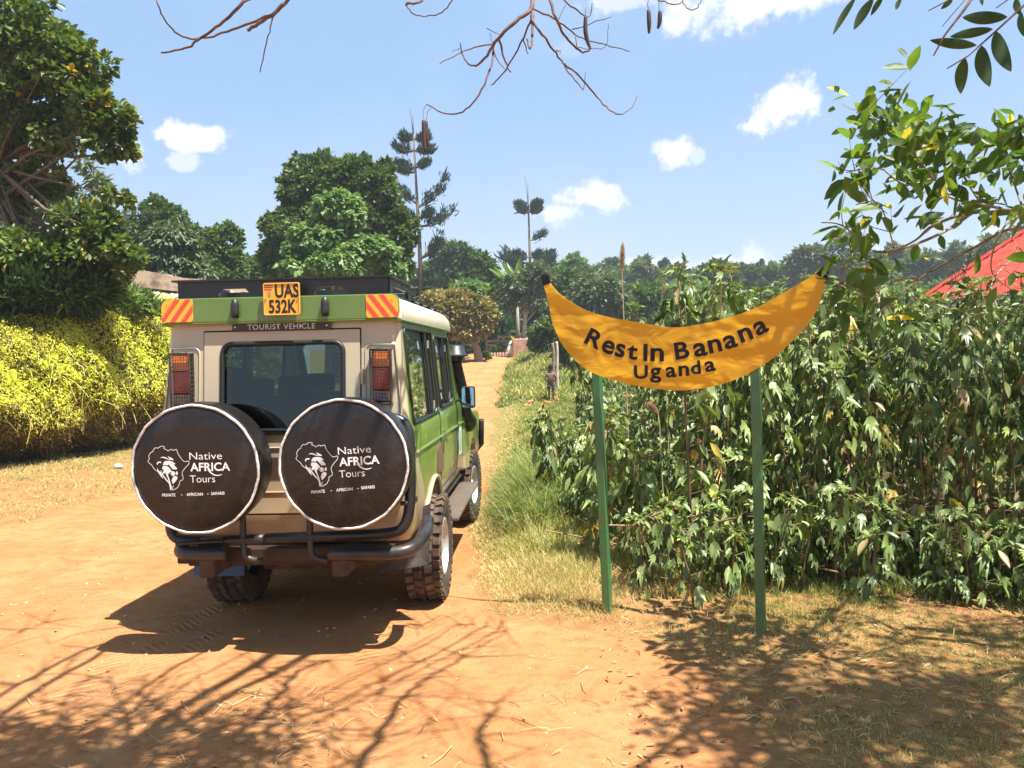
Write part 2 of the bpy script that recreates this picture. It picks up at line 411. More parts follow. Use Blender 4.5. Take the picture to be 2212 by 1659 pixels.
L_tith=leafmat('leaf_tithonia',[(0,(.055,.085,.026)),(.3,(.11,.16,.042)),(.62,(.20,.27,.075)),(.86,(.34,.40,.16)),(.92,(.30,.25,.12)),(.97,(.30,.20,.09)),(1,(.55,.42,.06))],rough=.42,trans=.2,spec=.45)
L_yel=leafmat('leaf_dodder',[(0,(.13,.08,.03)),(.3,(.28,.19,.05)),(.6,(.44,.40,.05)),(.85,(.62,.62,.06)),(1,(.70,.72,.07))],rough=.6,trans=.35,tr=(1.1,1.1,.5))
L_grass=leafmat('leaf_grass',[(0,(.05,.095,.022)),(.35,(.15,.21,.05)),(.6,(.34,.37,.11)),(.8,(.56,.48,.20)),(1,(.64,.50,.26))],rough=.6,trans=.35,vary=.15)
L_bush=leafmat('leaf_bush',[(0,(.045,.085,.018)),(.6,(.10,.165,.035)),(.9,(.18,.26,.06)),(.96,(.30,.19,.10)),(1,(.75,.60,.05))],rough=.45,trans=.45,tr=(1.6,1.7,.6))
L_banana=leafmat('leaf_banana',[(0,(.08,.17,.04)),(1,(.18,.30,.08))],rough=.45,trans=.4)

def leafcloud(centers,radii,n_sub,n_leaf,size,templ,width=.5,droop=0.,fill=.45,subr=.3,upbias=.35,jit=.6,zfl=None,stint=.12):
    """centers (k,3) radii (k,3)"""
    parts=[]; centers=np.asarray(centers,float); radii=np.asarray(radii,float)
    wgt=(radii.prod(1))**(2/3.); wgt/=wgt.sum(); subs=[]
    for c,r,w in zip(centers,radii,wgt):
        m=max(3,int(n_sub*w)); dd=unit(RNG.normal(size=(m,3))); rad=RNG.uniform(fill,1,size=(m,1))**.7
        sp=c+dd*rad*r; subs.append((sp,dd,np.full(m,r.mean()*subr)))
    sp=np.concatenate([s[0] for s in subs]); sd=np.concatenate([s[1] for s in subs]); sr=np.concatenate([s[2] for s in subs])
    sr=sr*RNG.uniform(.6,1.35,size=sr.shape)
    k=len(sp); M=k*n_leaf
    off=RNG.normal(size=(k,n_leaf,3)); off=unit(off)*RNG.uniform(.15,1,size=(k,n_leaf,1))**.6
    pos=sp[:,None]+off*sr[:,None,None]*np.array([1,1,.75])
    d=off+sd[:,None]*.5+RNG.normal(size=off.shape)*jit*.6; d[...,2]-=droop
    n=off*.5+RNG.normal(size=off.shape)*jit; n[...,2]+=upbias+.6
    tint=np.clip(RNG.beta(2,2.2,size=(k,n_leaf))+RNG.normal(size=(k,1))*stint,0,1)
    siz=size*RNG.uniform(.65,1.25,size=M)
    v,f,t=scatter(templ,pos.reshape(-1,3),d.reshape(-1,3),n.reshape(-1,3),siz,width,tint.ravel())
    return v,f,t,sp
def tree(name,label,base,ells,n_sub,n_leaf,size,mat,templ=T_OVAL,width=.55,trunk_r=.2,bark=None,droop=.1,group=None,cat='tree',limbs=14,top=None,lo=.45,**kw):
    """base: Vector world; ells: list (center Vector, rx, rz) """
    base=Vector(base)
    root=empty(name,base,label=label,cat=cat,group=group)
    c=[np.array(e[0])-np.array(base) for e in ells]; r=[(e[1],e[1]*.9,e[2]) for e in ells]
    v,f,t,sp=leafcloud(c,r,n_sub,n_leaf,size,templ,width=width,droop=droop,**kw)
    np_mesh('crown',v,f,mat,root,t)
    mb=MB(); cc=np.mean(c,axis=0); tp=Vector(cc) if top is None else Vector(top)-base
    tr=spline([(0,0,-.3),(tp.x*.15,tp.y*.1,tp.z*.35),(tp.x*.7,tp.y*.7,tp.z*.75),tp],4)
    mb.tube(tr,[trunk_r*(1.15-.8*i/(len(tr)-1)) for i in range(len(tr))],9)
    idx=RNG.choice(len(sp),min(limbs,len(sp)),replace=False)
    for i in idx:
        q=Vector(sp[i]); s=tr[int(len(tr)*RNG.uniform(lo,.97))]
        mid=(s+q)/2+Vector(RNG.normal(size=3)*.06*(q-s).length)-Vector((0,0,.08*(q-s).length))
        mb.tube([s,mid,q],[trunk_r*.35,trunk_r*.2,trunk_r*.06],6,cap=False)
    mb.build('trunk',bark or M_bark,root,smooth=True)
    return root
def E(u,v,Y,ru,rv): return (P(u,v,Y),ru*sc1(Y),rv*sc1(Y))
def gp(u,Y):
    p=P(u,780,Y); return Vector((p.x,Y,Hf(p.x,Y)))

# ---------------- large left tree ----------------
YL=15.5
ell=[E(40,80,YL,120,110),E(150,150,YL,95,75),E(60,260,YL+.3,150,90),E(210,250,YL,80,75),E(30,400,YL+.8,110,60),E(235,300,YL,60,45),
     E(200,500,YL-.3,95,60),E(110,560,YL,150,50),E(270,560,YL-.3,50,40),E(-60,200,YL+1,130,160),E(-150,350,YL+2,140,180),E(250,440,YL-.2,45,25)]
tree('broadleaf_tree','big glossy broad-leaved tree with some orange leaves, filling the left edge',gp(-60,YL+.4),ell,560,46,.17,L_ficus,T_OBOV,width=.55,trunk_r=.13,limbs=90,lo=.72,top=P(-10,330,YL+.4),subr=.25,upbias=.5,fill=.2,jit=.7,bark=M_twig2)
# dark shrub below it
ell=[E(50,622,15.4,130,54),E(165,630,15.4,90,50),E(-70,620,15.6,120,60),E(205,632,15.4,30,30)]
tree('dark_shrub','dark green long-leaved shrub between the big tree and the yellow hedge',gp(120,16.4),ell,330,60,.17,L_deep,T_LANC,width=.30,trunk_r=.06,limbs=6,droop=-.7,cat='shrub',subr=.35,bark=M_twig2)
tree('young_shrub','bright green upright-leaved shrub in front of the turquoise wall',gp(330,19),[E(300,655,17,26,22),E(338,672,17,16,14),E(275,645,16.6,22,22)],30,40,.20,L_light,T_LANC,width=.26,trunk_r=.03,limbs=12,droop=-1.0,cat='shrub',subr=.5)
# ---------------- yellow hedge ----------------
def hedge():
    base=Vector((-7.6,14.5,Hf(-7.6,14.5)))
    root=empty('hedge',base,label='tall roadside hedge smothered in bright yellow-green tangled vine',cat='hedge')
    PX=[-9.6,-8.5,-7.45,-6.3,-5.9]; PY=[8.5,13.2,16.3,20,23]
    def front(s): # s 0..1
        y=np.interp(s,[0,.35,.6,.85,1],PY); x=np.interp(y,PY,PX); return x,y
    lumps=[(.1,.75,.9,.8),(.30,.62,1.0,.8),(.42,.25,.7,.6),(.55,.8,1.0,.7),(.7,.55,1.1,.8),(.2,.3,.8,.8),(.85,.7,1,.8)]
    def surf(s,h):
        x,y=front(s)
        hh=np.interp(s,[0,.2,.33,.45,.6,.8,1],[3.0,3.05,2.85,2.7,3.1,3.3,3.4])
        bulge=.85*np.sin(np.clip(h,0,1)*math.pi*.9+.15)**.8-.75*h+ .16*np.sin(s*37+h*3)*np.sin(h*5+s*9)+.10*np.sin(s*80+h*5)+.09*np.sin(h*15+s*23)
        bulge=bulge-.55*np.clip(1-h/.35,0,1)
        z=h*hh
        curl=np.clip((h-.82)/.18,0,1)**2*1.0
        nx,ny=.93,-.36
        return x+nx*(bulge-curl)-.35, y+ny*(bulge-curl), H(x,y)+z
    # inner core
    S,Hh=np.meshgrid(np.linspace(0,1,120),np.linspace(0,1,30)); X,Y,Z=surf(S,Hh)
    back=np.stack([X-1.2,Y+.4,Z],-1); fr=np.stack([X-.13,Y+.05,Z-.05],-1)
    V=np.concatenate([fr,back[::-1]],0); n2=V.shape[0]; nxx=V.shape[1]
    I=(np.arange(n2-1)[:,None]*nxx+np.arange(nxx-1)[None,:]).ravel()
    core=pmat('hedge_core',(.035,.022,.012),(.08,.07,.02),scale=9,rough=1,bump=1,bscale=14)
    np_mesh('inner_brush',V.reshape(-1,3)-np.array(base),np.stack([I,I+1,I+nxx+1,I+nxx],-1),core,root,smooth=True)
    M=105000
    s=RNG.uniform(0,1,M); h=RNG.uniform(0,1.0,M)**.8
    X,Y,Z=surf(s,h)
    clump=.5*np.sin(s*52+np.sin(h*11)*2)*np.sin(h*14+s*31)+ .6*np.sin(s*140+4*np.sin(h*17+s*30))*np.sin(h*33-s*60)+.6*np.sin(s*310+h*50+3*np.sin(h*40))*np.sin(h*70-s*90)
    out=RNG.normal(size=M)*.06+ .13*clump
    keep=RNG.uniform(size=M)<np.clip(.45+.5*h+.45*clump,0.1,1); 
    pos=np.stack([X+.93*out,Y-.36*out,Z+RNG.normal(size=M)*.04],-1)[keep]; s=s[keep];h=h[keep];cl_=clump[keep]; M=len(s)
    gp_=np.clip((np.sin(s*23+3*np.sin(h*6))*np.sin(h*9-s*14+1)+.5*np.sin(s*61+h*13)-.35)*2,0,1)
    d=RNG.normal(size=(M,3))*.55+np.array([.6,-.35,-.45]); n=RNG.normal(size=(M,3))*.5+np.array([.4,-.2,1.])
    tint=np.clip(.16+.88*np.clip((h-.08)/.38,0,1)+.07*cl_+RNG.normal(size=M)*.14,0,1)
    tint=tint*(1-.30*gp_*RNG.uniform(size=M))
    tint=np.where((s>.33)&(s<.47)&(h>.7),tint*.78,tint)
    q_=RNG.uniform(size=M)<.55
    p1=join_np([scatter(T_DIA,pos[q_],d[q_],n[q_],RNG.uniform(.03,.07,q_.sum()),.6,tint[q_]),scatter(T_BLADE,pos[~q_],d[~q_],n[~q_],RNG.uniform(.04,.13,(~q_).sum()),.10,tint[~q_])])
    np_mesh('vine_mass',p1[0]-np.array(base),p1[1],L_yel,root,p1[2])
    mb=MB()
    for i in range(420):
        s_=random.random(); h_=random.uniform(.25,.95); x,y,z=surf(s_,h_); p=Vector((x+.1,y-.06,z))-base; pts=[p]
        vx,vy,vz=random.uniform(-.3,.6),random.uniform(-.6,.2),random.uniform(-.6,.3)
        for k in range(7):
            vz-=.12; vx+=random.uniform(-.35,.35)*.5; vy+=random.uniform(-.35,.35)*.5
            p=p+Vector((vx,vy,vz))*.07; pts.append(p)
        mb.tube(spline(pts,2),.0045,3,cap=False)
    mb.build('hanging_tendrils',pmat('tendril',(.62,.56,.16),(.45,.33,.12),scale=3,rough=.6),root,fix=False)
hedge()
# ---------------- buildings ----------------
def M_wall(n,a,b,**k): return pmat(n,a,b,scale=k.pop('scale',3),rough=.9,bump=.25,bscale=30,**k)
def ruin():
    Y=24; a=P(248,600,Y); root=empty('ruined_house',(a.x,Y,Hf(a.x,Y)),label='crumbling plaster house with turquoise lower wall and rusty roof sheets, behind the hedge',cat='building')
    b=Vector(root.location)
    plaster=M_wall('old_plaster',(.50,.38,.26),(.20,.13,.085),lo=.46,hi=.68,scale=2.2); brick=M_wall('exposed_brick',(.40,.17,.09),(.55,.30,.20),scale=6)
    turq=M_wall('turquoise_plaster',(.24,.52,.56),(.34,.60,.62))
    def q(u,v,y=Y): return P(u,v,y)-b
    # parapet wall, broken top outline, in XZ, extruded backwards
    out=[(252,612),(252,585),(300,560),(318,566),(360,580),(392,590),(500,600),(500,645),(392,628),(300,622)]
    out=[(150,618),(150,585),(205,580),(240,584),(266,577),(300,581),(330,588),(392,600),(560,612),(560,645),(392,630),(250,614)]
    o2=[]
    for i in range(len(out)):
        a_,b_=out[i],out[(i+1)%len(out)]; n_=max(1,int(abs(b_[0]-a_[0])/9)) if a_[1]<612 and b_[1]<606 else 1
        for k in range(n_): o2.append((a_[0]+(b_[0]-a_[0])*k/n_,a_[1]+(b_[1]-a_[1])*k/n_+(random.uniform(-2.2,2.2) if k else 0)))
    out=o2
    mb=MB(); poly=[(q(u,v).x,q(u,v).z) for u,v in out]
    mb.prism(poly,lambda x,z,d:Vector((x,0+d*1.0,z)),.35); mb.build('parapet_wall',plaster,root)
    mb=MB(); 
    for (u0,u1,v0,v1) in ((280,292,586,600),(388,402,604,616),(60,100,560,575)):
        mb=MB()
        pp=[q(u,v) for u,v in ((u0,v0),(u1,v0),(u1,v1),(u0,v1))]
        mb.prism([(p.x,p.z) for p in pp],lambda x,z,d:Vector((x,-.004-d,z)),.03); mb.build('exposed_brick',brick,root)
    mb=MB(); z1=q(300,634).z; x0=q(60,0).x; x1=q(620,0).x; g=Hf(a.x,Y)-b.z
    mb.box(((x0+x1)/2,.9,(z1-.25)/2-.3),(x1-x0,1.4,z1+.35)); mb.build('lower_wall',turq,root)
    mb=MB(); mb.box(((x0+x1)/2,.16,(g+1.1)/2),(x1-x0+.02,.1,1.5)); mb.build('wall_base',M_wall('white_base',(.7,.68,.62),(.5,.47,.4)),root)
    # corrugated awning, rusty
    rust=pmat('rusty_sheet',(.30,.13,.07),(.45,.40,.36),scale=5,rough=.7,metal=.2)
    mb=MB(); n=90; V=[];F=[]
    for i in range(n+1):
        x=x0+ (x1-x0)*i/n; zz=.02*math.cos(i*2.4)+.03*math.sin(i*.5)
        V+=[(x,-.7,z1-.22+zz),(x,.25,z1+.08+zz),(x,-.7,z1-.235+zz),(x,.25,z1+.065+zz)]
        if i: j=4*i; F+=[(j-4,j-3,j+1,j),(j-2,j-1,j+3,j+2),(j-4,j,j+2,j-2)]
    mb.add(V,F); mb.build('awning',rust,root,fix=False)
    # tiled slab left
    mb=MB(); pp=[q(100,560),q(248,562),q(248,600),q(100,600)]
    mb.prism([(p.x,p.z) for p in pp],lambda x,z,d:Vector((x,.36+d,z)),.4); mb.build('upper_wall',brick,root)
ruin()
def red_house():
    A=P(1983,652,24); zt=A.z; 
    d=ray(2420,612); t=(zt-CAMH)/d.z; B=Vector((0,0,CAMH))+d*t
    d=ray(2330,425); Rg=Vector((0,0,CAMH))+d*(24.5/d.y); 
    g=Hf(A.x,22); root=empty('red_roof_house',(A.x+2,22,g),label='pinkish house with a red corrugated roof at the right edge',cat='building')
    b=Vector(root.location); red=bpy.data.materials.new('red_roof'); red.use_nodes=True; t_=red.node_tree; p=principled(red)
    tcn=N(t_,'ShaderNodeTexCoord'); n=N(t_,'ShaderNodeTexNoise'); n.inputs['Scale'].default_value=2.5; t_.links.new(tcn.outputs['Object'],n.inputs['Vector'])
    t_.links.new(mixc(t_,rng_(t_,n.outputs['Fac'],.3,.7),(.36,.045,.032),(.40,.075,.055)),p.inputs['Base Color']); p.inputs['Roughness'].default_value=.9; p.inputs['Specular IOR Level'].default_value=.08
    ax=(B-A).normalized(); up=(Rg-A); up=up-ax*up.dot(ax); ul=up.length; up.normalize()
    nrm=ax.cross(up).normalized(); 
    if nrm.y>0: nrm=-nrm
    L=(B-A).length; rx=(Rg-A).dot(ax)
    V=[];F=[];n_=220
    for i in range(n_+1):
        s=L*i/n_; top=min(1,s/max(rx,.1)) if s<rx else 1
        off=nrm*.022*math.cos(i*math.pi/2)
        V+=[A+ax*s+off-b, A+ax*s+up*ul*max(top,.002)+off-b]
        if i: j=2*i; F.append((j-2,j-1,j+1,j))
    mb=MB(); mb.add(V,F); 
    # other hip slope behind
    Cc=A+Vector((4,9,0)); mb.add([A-b,Cc-b,Rg-b],[(0,1,2)])
    mb.build('roof',red,root,fix=False)
    mb=MB(); mb.tube([A-b+nrm*.03,Rg-b+nrm*.03],.07,6); mb.build('ridge_cap',red,root)
    fas=M_wall('fascia',(.62,.42,.36),(.5,.32,.27)); mb=MB()
    a2=A-b+Vector((.1,.1,-.02)); b2=B-b+Vector((.1,.1,-.02)); mb.add([a2,b2,b2-Vector((0,0,.28)),a2-Vector((0,0,.28)),a2+Vector((0,.5,0)),b2+Vector((0,.5,0)),b2+Vector((0,.5,-.28)),a2+Vector((0,.5,-.28))],[(0,1,2,3),(3,2,6,7),(0,4,5,1)])
    mb.build('fascia',fas,root)
    wl=M_wall('brick_wall',(.40,.19,.12),(.52,.33,.25)); w=Vector((.35,.9,0)); a3=A-b+w+ax*1.2; b3=B-b+w
    mb=MB(); mb.add([a3-Vector((0,0,.2)),b3-Vector((0,0,.2)),Vector((b3.x,b3.y,-1)),Vector((a3.x,a3.y,-1)),a3+Vector((3,5,-.2)),Vector((a3.x+3,a3.y+5,-1))],[(0,1,2,3),(0,3,5,4)])
    mb.build('wall',wl,root)
    mb=MB(); cw=b3+(a3-b3)*.35; 
    for s in (0.,):
        c=cw-Vector((0,.06,1.5)); mb.box(c,(1.1,.08,1.1),rot=Matrix.Rotation(math.atan2(ax.y,ax.x),3,'Z'))
    mb.build('window',pmat('shutter',(.10,.09,.08),rough=.4),root)
red_house()
def far_house():
    Y=60; a=gp(1100,Y); root=empty('tin_roof_house',a,label='small pale blue house with a shiny tin roof at the far end of the track',cat='building'); b=a
    k=sc1(Y); tin=pmat('tin_roof',(.72,.70,.66),(.55,.36,.26),scale=1.6,rough=.45,metal=.35,lo=.55,hi=.7)
    def q(u,v,y=Y): return P(u,v,y)-b
    blue=M_wall('blue_wall',(.42,.66,.72),(.50,.72,.76)); 
    z1=q(1090,731).z; x0=q(1058,0).x;x1=q(1122,0).x
    mb=MB(); mb.box(((x0+x1)/2,2.5,z1/2),(x1-x0,5,z1)); mb.build('wall',blue,root)
    mb=MB(); xa=q(1048,0).x; xb=q(1128,0).x; zr=q(1090,706).z; V=[(xa,-.6,z1-.05),(xb,-.6,z1-.05),(xb-1,2.4,zr),(xa+1.6,2.4,zr),(xa,5.6,z1),(xb,5.6,z1)]
    mb.add(V,[(0,1,2,3),(3,2,5,4),(0,3,4),(1,5,2)]); mb.build('roof',tin,root)
    mb=MB(); zc=z1*.62; mb.box(((x0+x1)/2-.3,-.02,zc),(2.2,.06,1.3)); pnl=mb.build('door_panel',M_wall('pale_panel',(.60,.75,.66),(.66,.78,.7)),root)
    mb=MB(); mb.box((x0+.7,-.03,zc+.1),(.7,.06,.8)); mb.build('window',pmat('far_window',(.05,.06,.07)),root)
    root2=empty('tin_shed',gp(1140,62),label='low shed with a white tin roof behind the pale tree trunk',cat='building'); b2=root2.location
    w0=P(1112,742,62)-b2; w1=P(1166,742,62)-b2; r0=P(1120,722,64)-b2; r1=P(1158,722,64)-b2
    mb=MB(); mb.add([w0,w1,r1,r0,w0+Vector((0,4,0)),w1+Vector((0,4,0))],[(0,1,2,3),(3,2,5,4),(0,3,4),(1,5,2)]); mb.build('roof',tin,root2)
    mb=MB(); mb.box(((w0.x+w1.x)/2,2,w0.z/2),(w1.x-w0.x-.4,3,w0.z)); mb.build('wall',M_wall('shed_wall',(.35,.2,.13),(.45,.3,.2)),root2)
far_house()
def far_fence():
    Y=53.5; x0=P(1035,0,Y).x; x1=P(1190,0,Y).x; z=Hf((x0+x1)/2,Y)
    root=empty('board_fence',((x0+x1)/2,Y,z),label='low weathered wooden board fence across the end of the track',cat='fence')
    wood=pmat('fence_wood',(.30,.17,.12),(.42,.28,.20),scale=3,rough=.9); L=x1-x0
    for k in range(5):
        mb=MB(); mb.box((random.uniform(-.05,.05),.0,.25+.25*k),(L*(1 if k<4 else .7),.04,.15)); mb.build('board',wood,root)
    for i in range(7):
        mb=MB(); mb.box((-L/2+L*i/6,.07,.65),(.12,.1,1.5+random.uniform(0,.25))); mb.build('post',wood,root)
    # stone kerb and brick block
    mb=MB(); o=Vector(((x0+x1)/2,Y-1.2,z))
    for i in range(26):
        mb.box((x0-o.x+i*L/26,random.uniform(-.1,.1),.08),(L/26*.8,.3,.28),rot=Matrix.Rotation(random.uniform(-.3,.3),3,'Z'))
    k=mb.build('stone_edging',pmat('edging',(.40,.27,.19),(.52,.38,.28),rough=.9),bevel=.04); k.location=o
    tag(k,'row of reddish stones edging the ground below the board fence','stone edging')
    a=gp(1140,52); mb=MB(); mb.box((0,0,.5),(1.9,.9,1.3)); 
    w=mb.build('brick_wall',pmat('mud_brick',(.36,.18,.12),(.48,.28,.2),scale=4,rough=.95,bump=.5,bscale=8),bevel=.08); w.location=a
    tag(w,'short stub of brown brick wall at the foot of the pale tree trunk','wall')
    s=MB(); s.lathe([(0,0),(.35,.05),(.3,.5),(.12,.95),(0,1.05)],lambda x,y,h:(x,y,h),10,closedprof=False); w=s.build('sack',pmat('sack_white',(.8,.8,.78),rough=.8),smooth=True); w.location=gp(1105,52.4)
    tag(w,'white sack standing by the board fence','sack')
far_fence()
# ---------------- background trees ----------------
tree('tall_tree','tall dense dark green tree rising behind the vehicle roof rack',gp(720,36),
  [E(690,420,36,80,85),E(780,430,36,80,85),E(625,500,36,60,60),E(850,510,36,50,70),E(720,520,36,130,80),E(640,400,36,35,50),E(830,390,36,25,45),E(870,570,36,30,45),E(600,560,36,40,45),E(770,360,36,35,25)],
  1500,44,.21,L_dark,T_OVAL,width=.66,trunk_r=.4,limbs=40,subr=.17,fill=.45,stint=.2)
tree('pale_green_tree','lighter pale green tree in front of the tall dark tree',gp(720,29),
  [E(730,460,29,55,45),E(690,530,29,75,45),E(790,550,29,70,40),E(720,580,29,110,35),E(655,590,29,45,30),E(850,590,29,30,25)],
  760,42,.21,L_light,T_OVAL,width=.8,trunk_r=.22,limbs=20,subr=.17,droop=.8)
tree('roadside_tree','dark bushy tree left of the vehicle, rising behind the ruined house, left one',gp(400,40),
  [E(340,500,40,65,70),E(370,540,40,80,60),E(300,560,40,60,60)],620,42,.24,L_dark,T_OVAL,trunk_r=.3,subr=.17)
tree('roadside_tree','dark rounded tree right of the one behind the ruined house',gp(460,38),
  [E(440,540,38,45,60),E(490,545,38,38,62),E(420,590,38,90,35),E(480,590,38,50,40)],580,42,.22,L_mid,T_OVAL,trunk_r=.3,subr=.17)
tree('drooping_tree','dull green tree with hanging pale leaves above the broken parapet',gp(380,30),
  [E(375,540,30,55,60),E(350,590,30,60,35),E(410,590,30,45,25)],260,56,.27,L_grey,T_LANC,width=.35,trunk_r=.2,droop=1.0,subr=.24)
tree('low_tree','small round green tree between the dark trees and the tall tree',gp(560,46),
  [E(555,590,46,50,30),E(590,600,46,30,22),E(520,596,46,35,28)],200,50,.33,L_mid,T_OVAL,trunk_r=.2,subr=.24)
tree('feathery_tree','pale feathery grey-green tree seen through the gaps of the big left tree',gp(150,30),
  [E(190,400,30,40,60),E(120,480,30,90,80),E(200,500,30,60,50),E(40,520,30,90,60)],150,70,.34,L_grey,T_LANC,width=.25,trunk_r=.25,droop=.5,subr=.32)
tree('shade_tree','dark spreading tree right of the tall tree',gp(960,66),
  [E(990,575,66,50,45),E(1040,600,66,45,45),E(950,620,66,60,50),E(1010,640,66,70,50),E(1070,660,66,45,55)],520,55,.45,L_dark,T_OVAL,trunk_r=.4,subr=.28)
tree('shade_tree','dark round tree behind the flowering mango-like tree',gp(930,60),
  [E(930,660,60,50,60),E(900,720,60,60,60),E(1060,720,60,60,50),E(1120,690,64,40,50)],330,55,.45,L_deep,T_OVAL,trunk_r=.4,subr=.3)
tree('flowering_tree','round crowned tree covered in yellow-brown blossom beside the track',gp(1035,49),
  [E(985,675,49,62,45),E(1035,680,49,42,42),E(940,660,49,32,32),E(1000,700,49,55,35),E(930,700,49,35,30)],520,60,.27,L_mango,T_OVAL,trunk_r=.26,subr=.2,top=P(1000,700,49))
tree('small_green_tree','fresh green small tree peeping over the yellow-brown flowering tree',gp(1000,51),
  [E(1010,630,51,35,18)],50,45,.36,L_light,T_OVAL,trunk_r=.1,subr=.35)
r=tree('thin_trunk_tree','slim tree with one long bare pale trunk beside the far house',gp(1133,53),
  [E(1120,615,53,42,22),E(1160,600,53,38,28),E(1100,640,53,30,16),E(1150,650,53,45,18)],110,40,.32,L_grey,T_OVAL,trunk_r=.16,bark=M_barkpale,top=P(1138,615,53),limbs=26,subr=.3)
def araucaria(name,label,u0,v0,u1,v1,Y,whorls,r=.17):
    base=gp(u1,Y); top=P(u0,v0,Y); root=empty(name,base,label=label,cat='tree'); b=Vector(base); top=top-b
    mb=MB(); mb.tube([(0,0,-.3),top*.5+Vector((.1,0,0)),top],[r*1.2,r*.8,r*.3],8)
    k=sc1(Y)
    for dx,h in ((-6,55),(0,42)): 
        mb.tube([top+Vector((0,0,-.1)),top+Vector((dx*k,0,h*k))],[.03,.02],4)
    pos=[];dr=[];ti=[]
    for (v,side,ln,rise,pads) in whorls:
        d=ray(u0,v); s=top*((P((u0*(v1-v)+u1*(v-v0))/(v1-v0),v,Y).z-b.z)/top.z)
        for q in range(pads):
            sd=side if side else (1 if q%2 else -1)
            yy=RNG.uniform(-.7,.7); L=ln*k*RNG.uniform(.75,1.1)
            e=s+Vector((sd*L,yy*L,rise*k*RNG.uniform(.6,1.2)))
            m=s*.5+e*.5+Vector((0,0,-.12*L)); br=spline([s,m,e],5); mb.tube(br,[.07,.03],5,cap=False)
            for pnt in br[4:]:
                for _ in range(1):
                    c=np.array(pnt)+RNG.normal(size=3)*np.array([.06,.09,.05])*L
                    m_=26; o=unit(RNG.normal(size=(m_,3)))*RNG.uniform(0,.10*L+.20,size=(m_,1))
                    pos.append(c+o); dd=o*.8+np.array([sd*.5,0,1.0])+RNG.normal(size=(m_,3))*.35; dr.append(dd); ti.append(RNG.uniform(0,1,m_))
    mb.build('trunk',M_twig2,root,smooth=True)
    pos=np.concatenate(pos);dr=np.concatenate(dr);ti=np.concatenate(ti)
    v,f,t=scatter(T_LANC,pos,dr,RNG.normal(size=pos.shape),RNG.uniform(.22,.48,len(pos))*Y/58,.2,ti)
    np_mesh('crown',v,f,L_arau,root,t)
L_arau=leafmat('leaf_araucaria',[(0,(.012,.028,.022)),(1,(.04,.07,.045))],rough=.5,trans=.1)
araucaria('araucaria_tree','tallest bare-poled conifer with tufted branch pads, right of the tall tree',893,290,914,700,58,
  [(300,0,28,6,6),(325,0,34,4,6),(360,0,30,4,5),(372,-1,48,18,3),(450,1,70,60,2),(440,-1,26,36,2),(470,0,34,10,4),(490,1,74,32,2),(485,-1,30,-8,2),(560,1,60,48,3),(590,1,80,60,3),(585,-1,30,0,3),(620,0,60,10,4),(640,0,60,0,4)])
araucaria('araucaria_tree','smaller far conifer on a thin pole with a tufted top, behind the thin trunk tree',1141,436,1147,680,82,
  [(446,0,20,3,5),(458,0,22,2,5),(520,1,34,22,1),(556,0,26,4,5),(568,0,48,14,5),(578,0,44,0,5),(572,1,60,22,2),(575,-1,55,26,2)],r=.2)
# bushes right of the track and mid-distance greens
def bush(label,u,v,Y,ru,rv,mat,n=70,size=.3,templ=T_OVAL,name='bush',cat='bush',**k):
    tree(name,label,gp(u,Y),[E(u,v,Y,ru,rv),E(u-ru*.5,v+rv*.4,Y,ru*.6,rv*.6),E(u+ru*.5,v+rv*.35,Y,ru*.6,rv*.65)],n,50,size,mat,templ,trunk_r=.08,limbs=12,cat=cat,subr=.3,**k)
bush('leafy bush just left of the banana sign, above the grassy mound',1185,722,43,38,38,L_mid,90,.26)
bush('round bush behind the left tip of the banana sign',1245,735,36,45,48,L_mid,110,.24)
bush('tall thin-leaved tree rising behind the left end of the banana sign',1225,630,62,45,58,L_mid,150,.42,name='bushy_tree',cat='tree')
bush('tree with dense small leaves behind the left shoulder of the banana sign',1300,640,58,60,50,L_grey,160,.38,name='bushy_tree',cat='tree')
bush('lighter bushy tree just left of the sunken middle of the banana sign',1390,650,60,55,36,L_mid,120,.40,name='bushy_tree',cat='tree')
bush('pale green bushy tree above the middle of the banana sign',1500,640,70,60,32,L_light,120,.42,name='bushy_tree',cat='tree')
bush('dark low tree left of the flowering tree trunk, by the snorkel',960,740,57,45,40,L_deep,80,.5,name='bushy_tree',cat='tree')
bush('small round shrub in front of the tin-roofed house',1058,735,54.5,15,16,L_mid,26,.25,name='shrub',cat='shrub')
bush('small dark clipped shrub in front of the board fence',1075,752,52.6,9,12,L_dark,16,.22,name='shrub',cat='shrub')
bush('yellow flowering shrub beside the far brick stub',1113,738,52.8,11,7,L_yel,16,.2,name='shrub',cat='shrub')
bush('dark little shrub under the yellow flowering shrub',1112,750,52.5,10,9,L_dark,16,.2,name='shrub',cat='shrub')
bush('low yellow-green plant on the stone edging',1050,768,50.5,10,4,L_light,12,.2,name='shrub',cat='shrub')
def banana_plant():
    a=gp(1120,56); root=empty('banana_plant',a,label='small banana plant with arching leaves in front of the far trees',cat='plant')
    mb=MB(); mb.tube([(0,0,0),(0,0,4.2)],[.15,.08],8); mb.build('stem',M_barkpale,root,smooth=True)
    pos=[];d=[]
    for i in range(9):
        A=i*2.4; pos.append((0,0,4.1)); d.append((math.cos(A)*.8,math.sin(A)*.4,.9))
    v,f,t=scatter(T_LANC,pos,np.array(d),np.tile([0,0,1.],(9,1)),2.6,.22,RNG.uniform(0,1,9)); np_mesh('foliage',v,f,L_banana,root,t)
banana_plant()
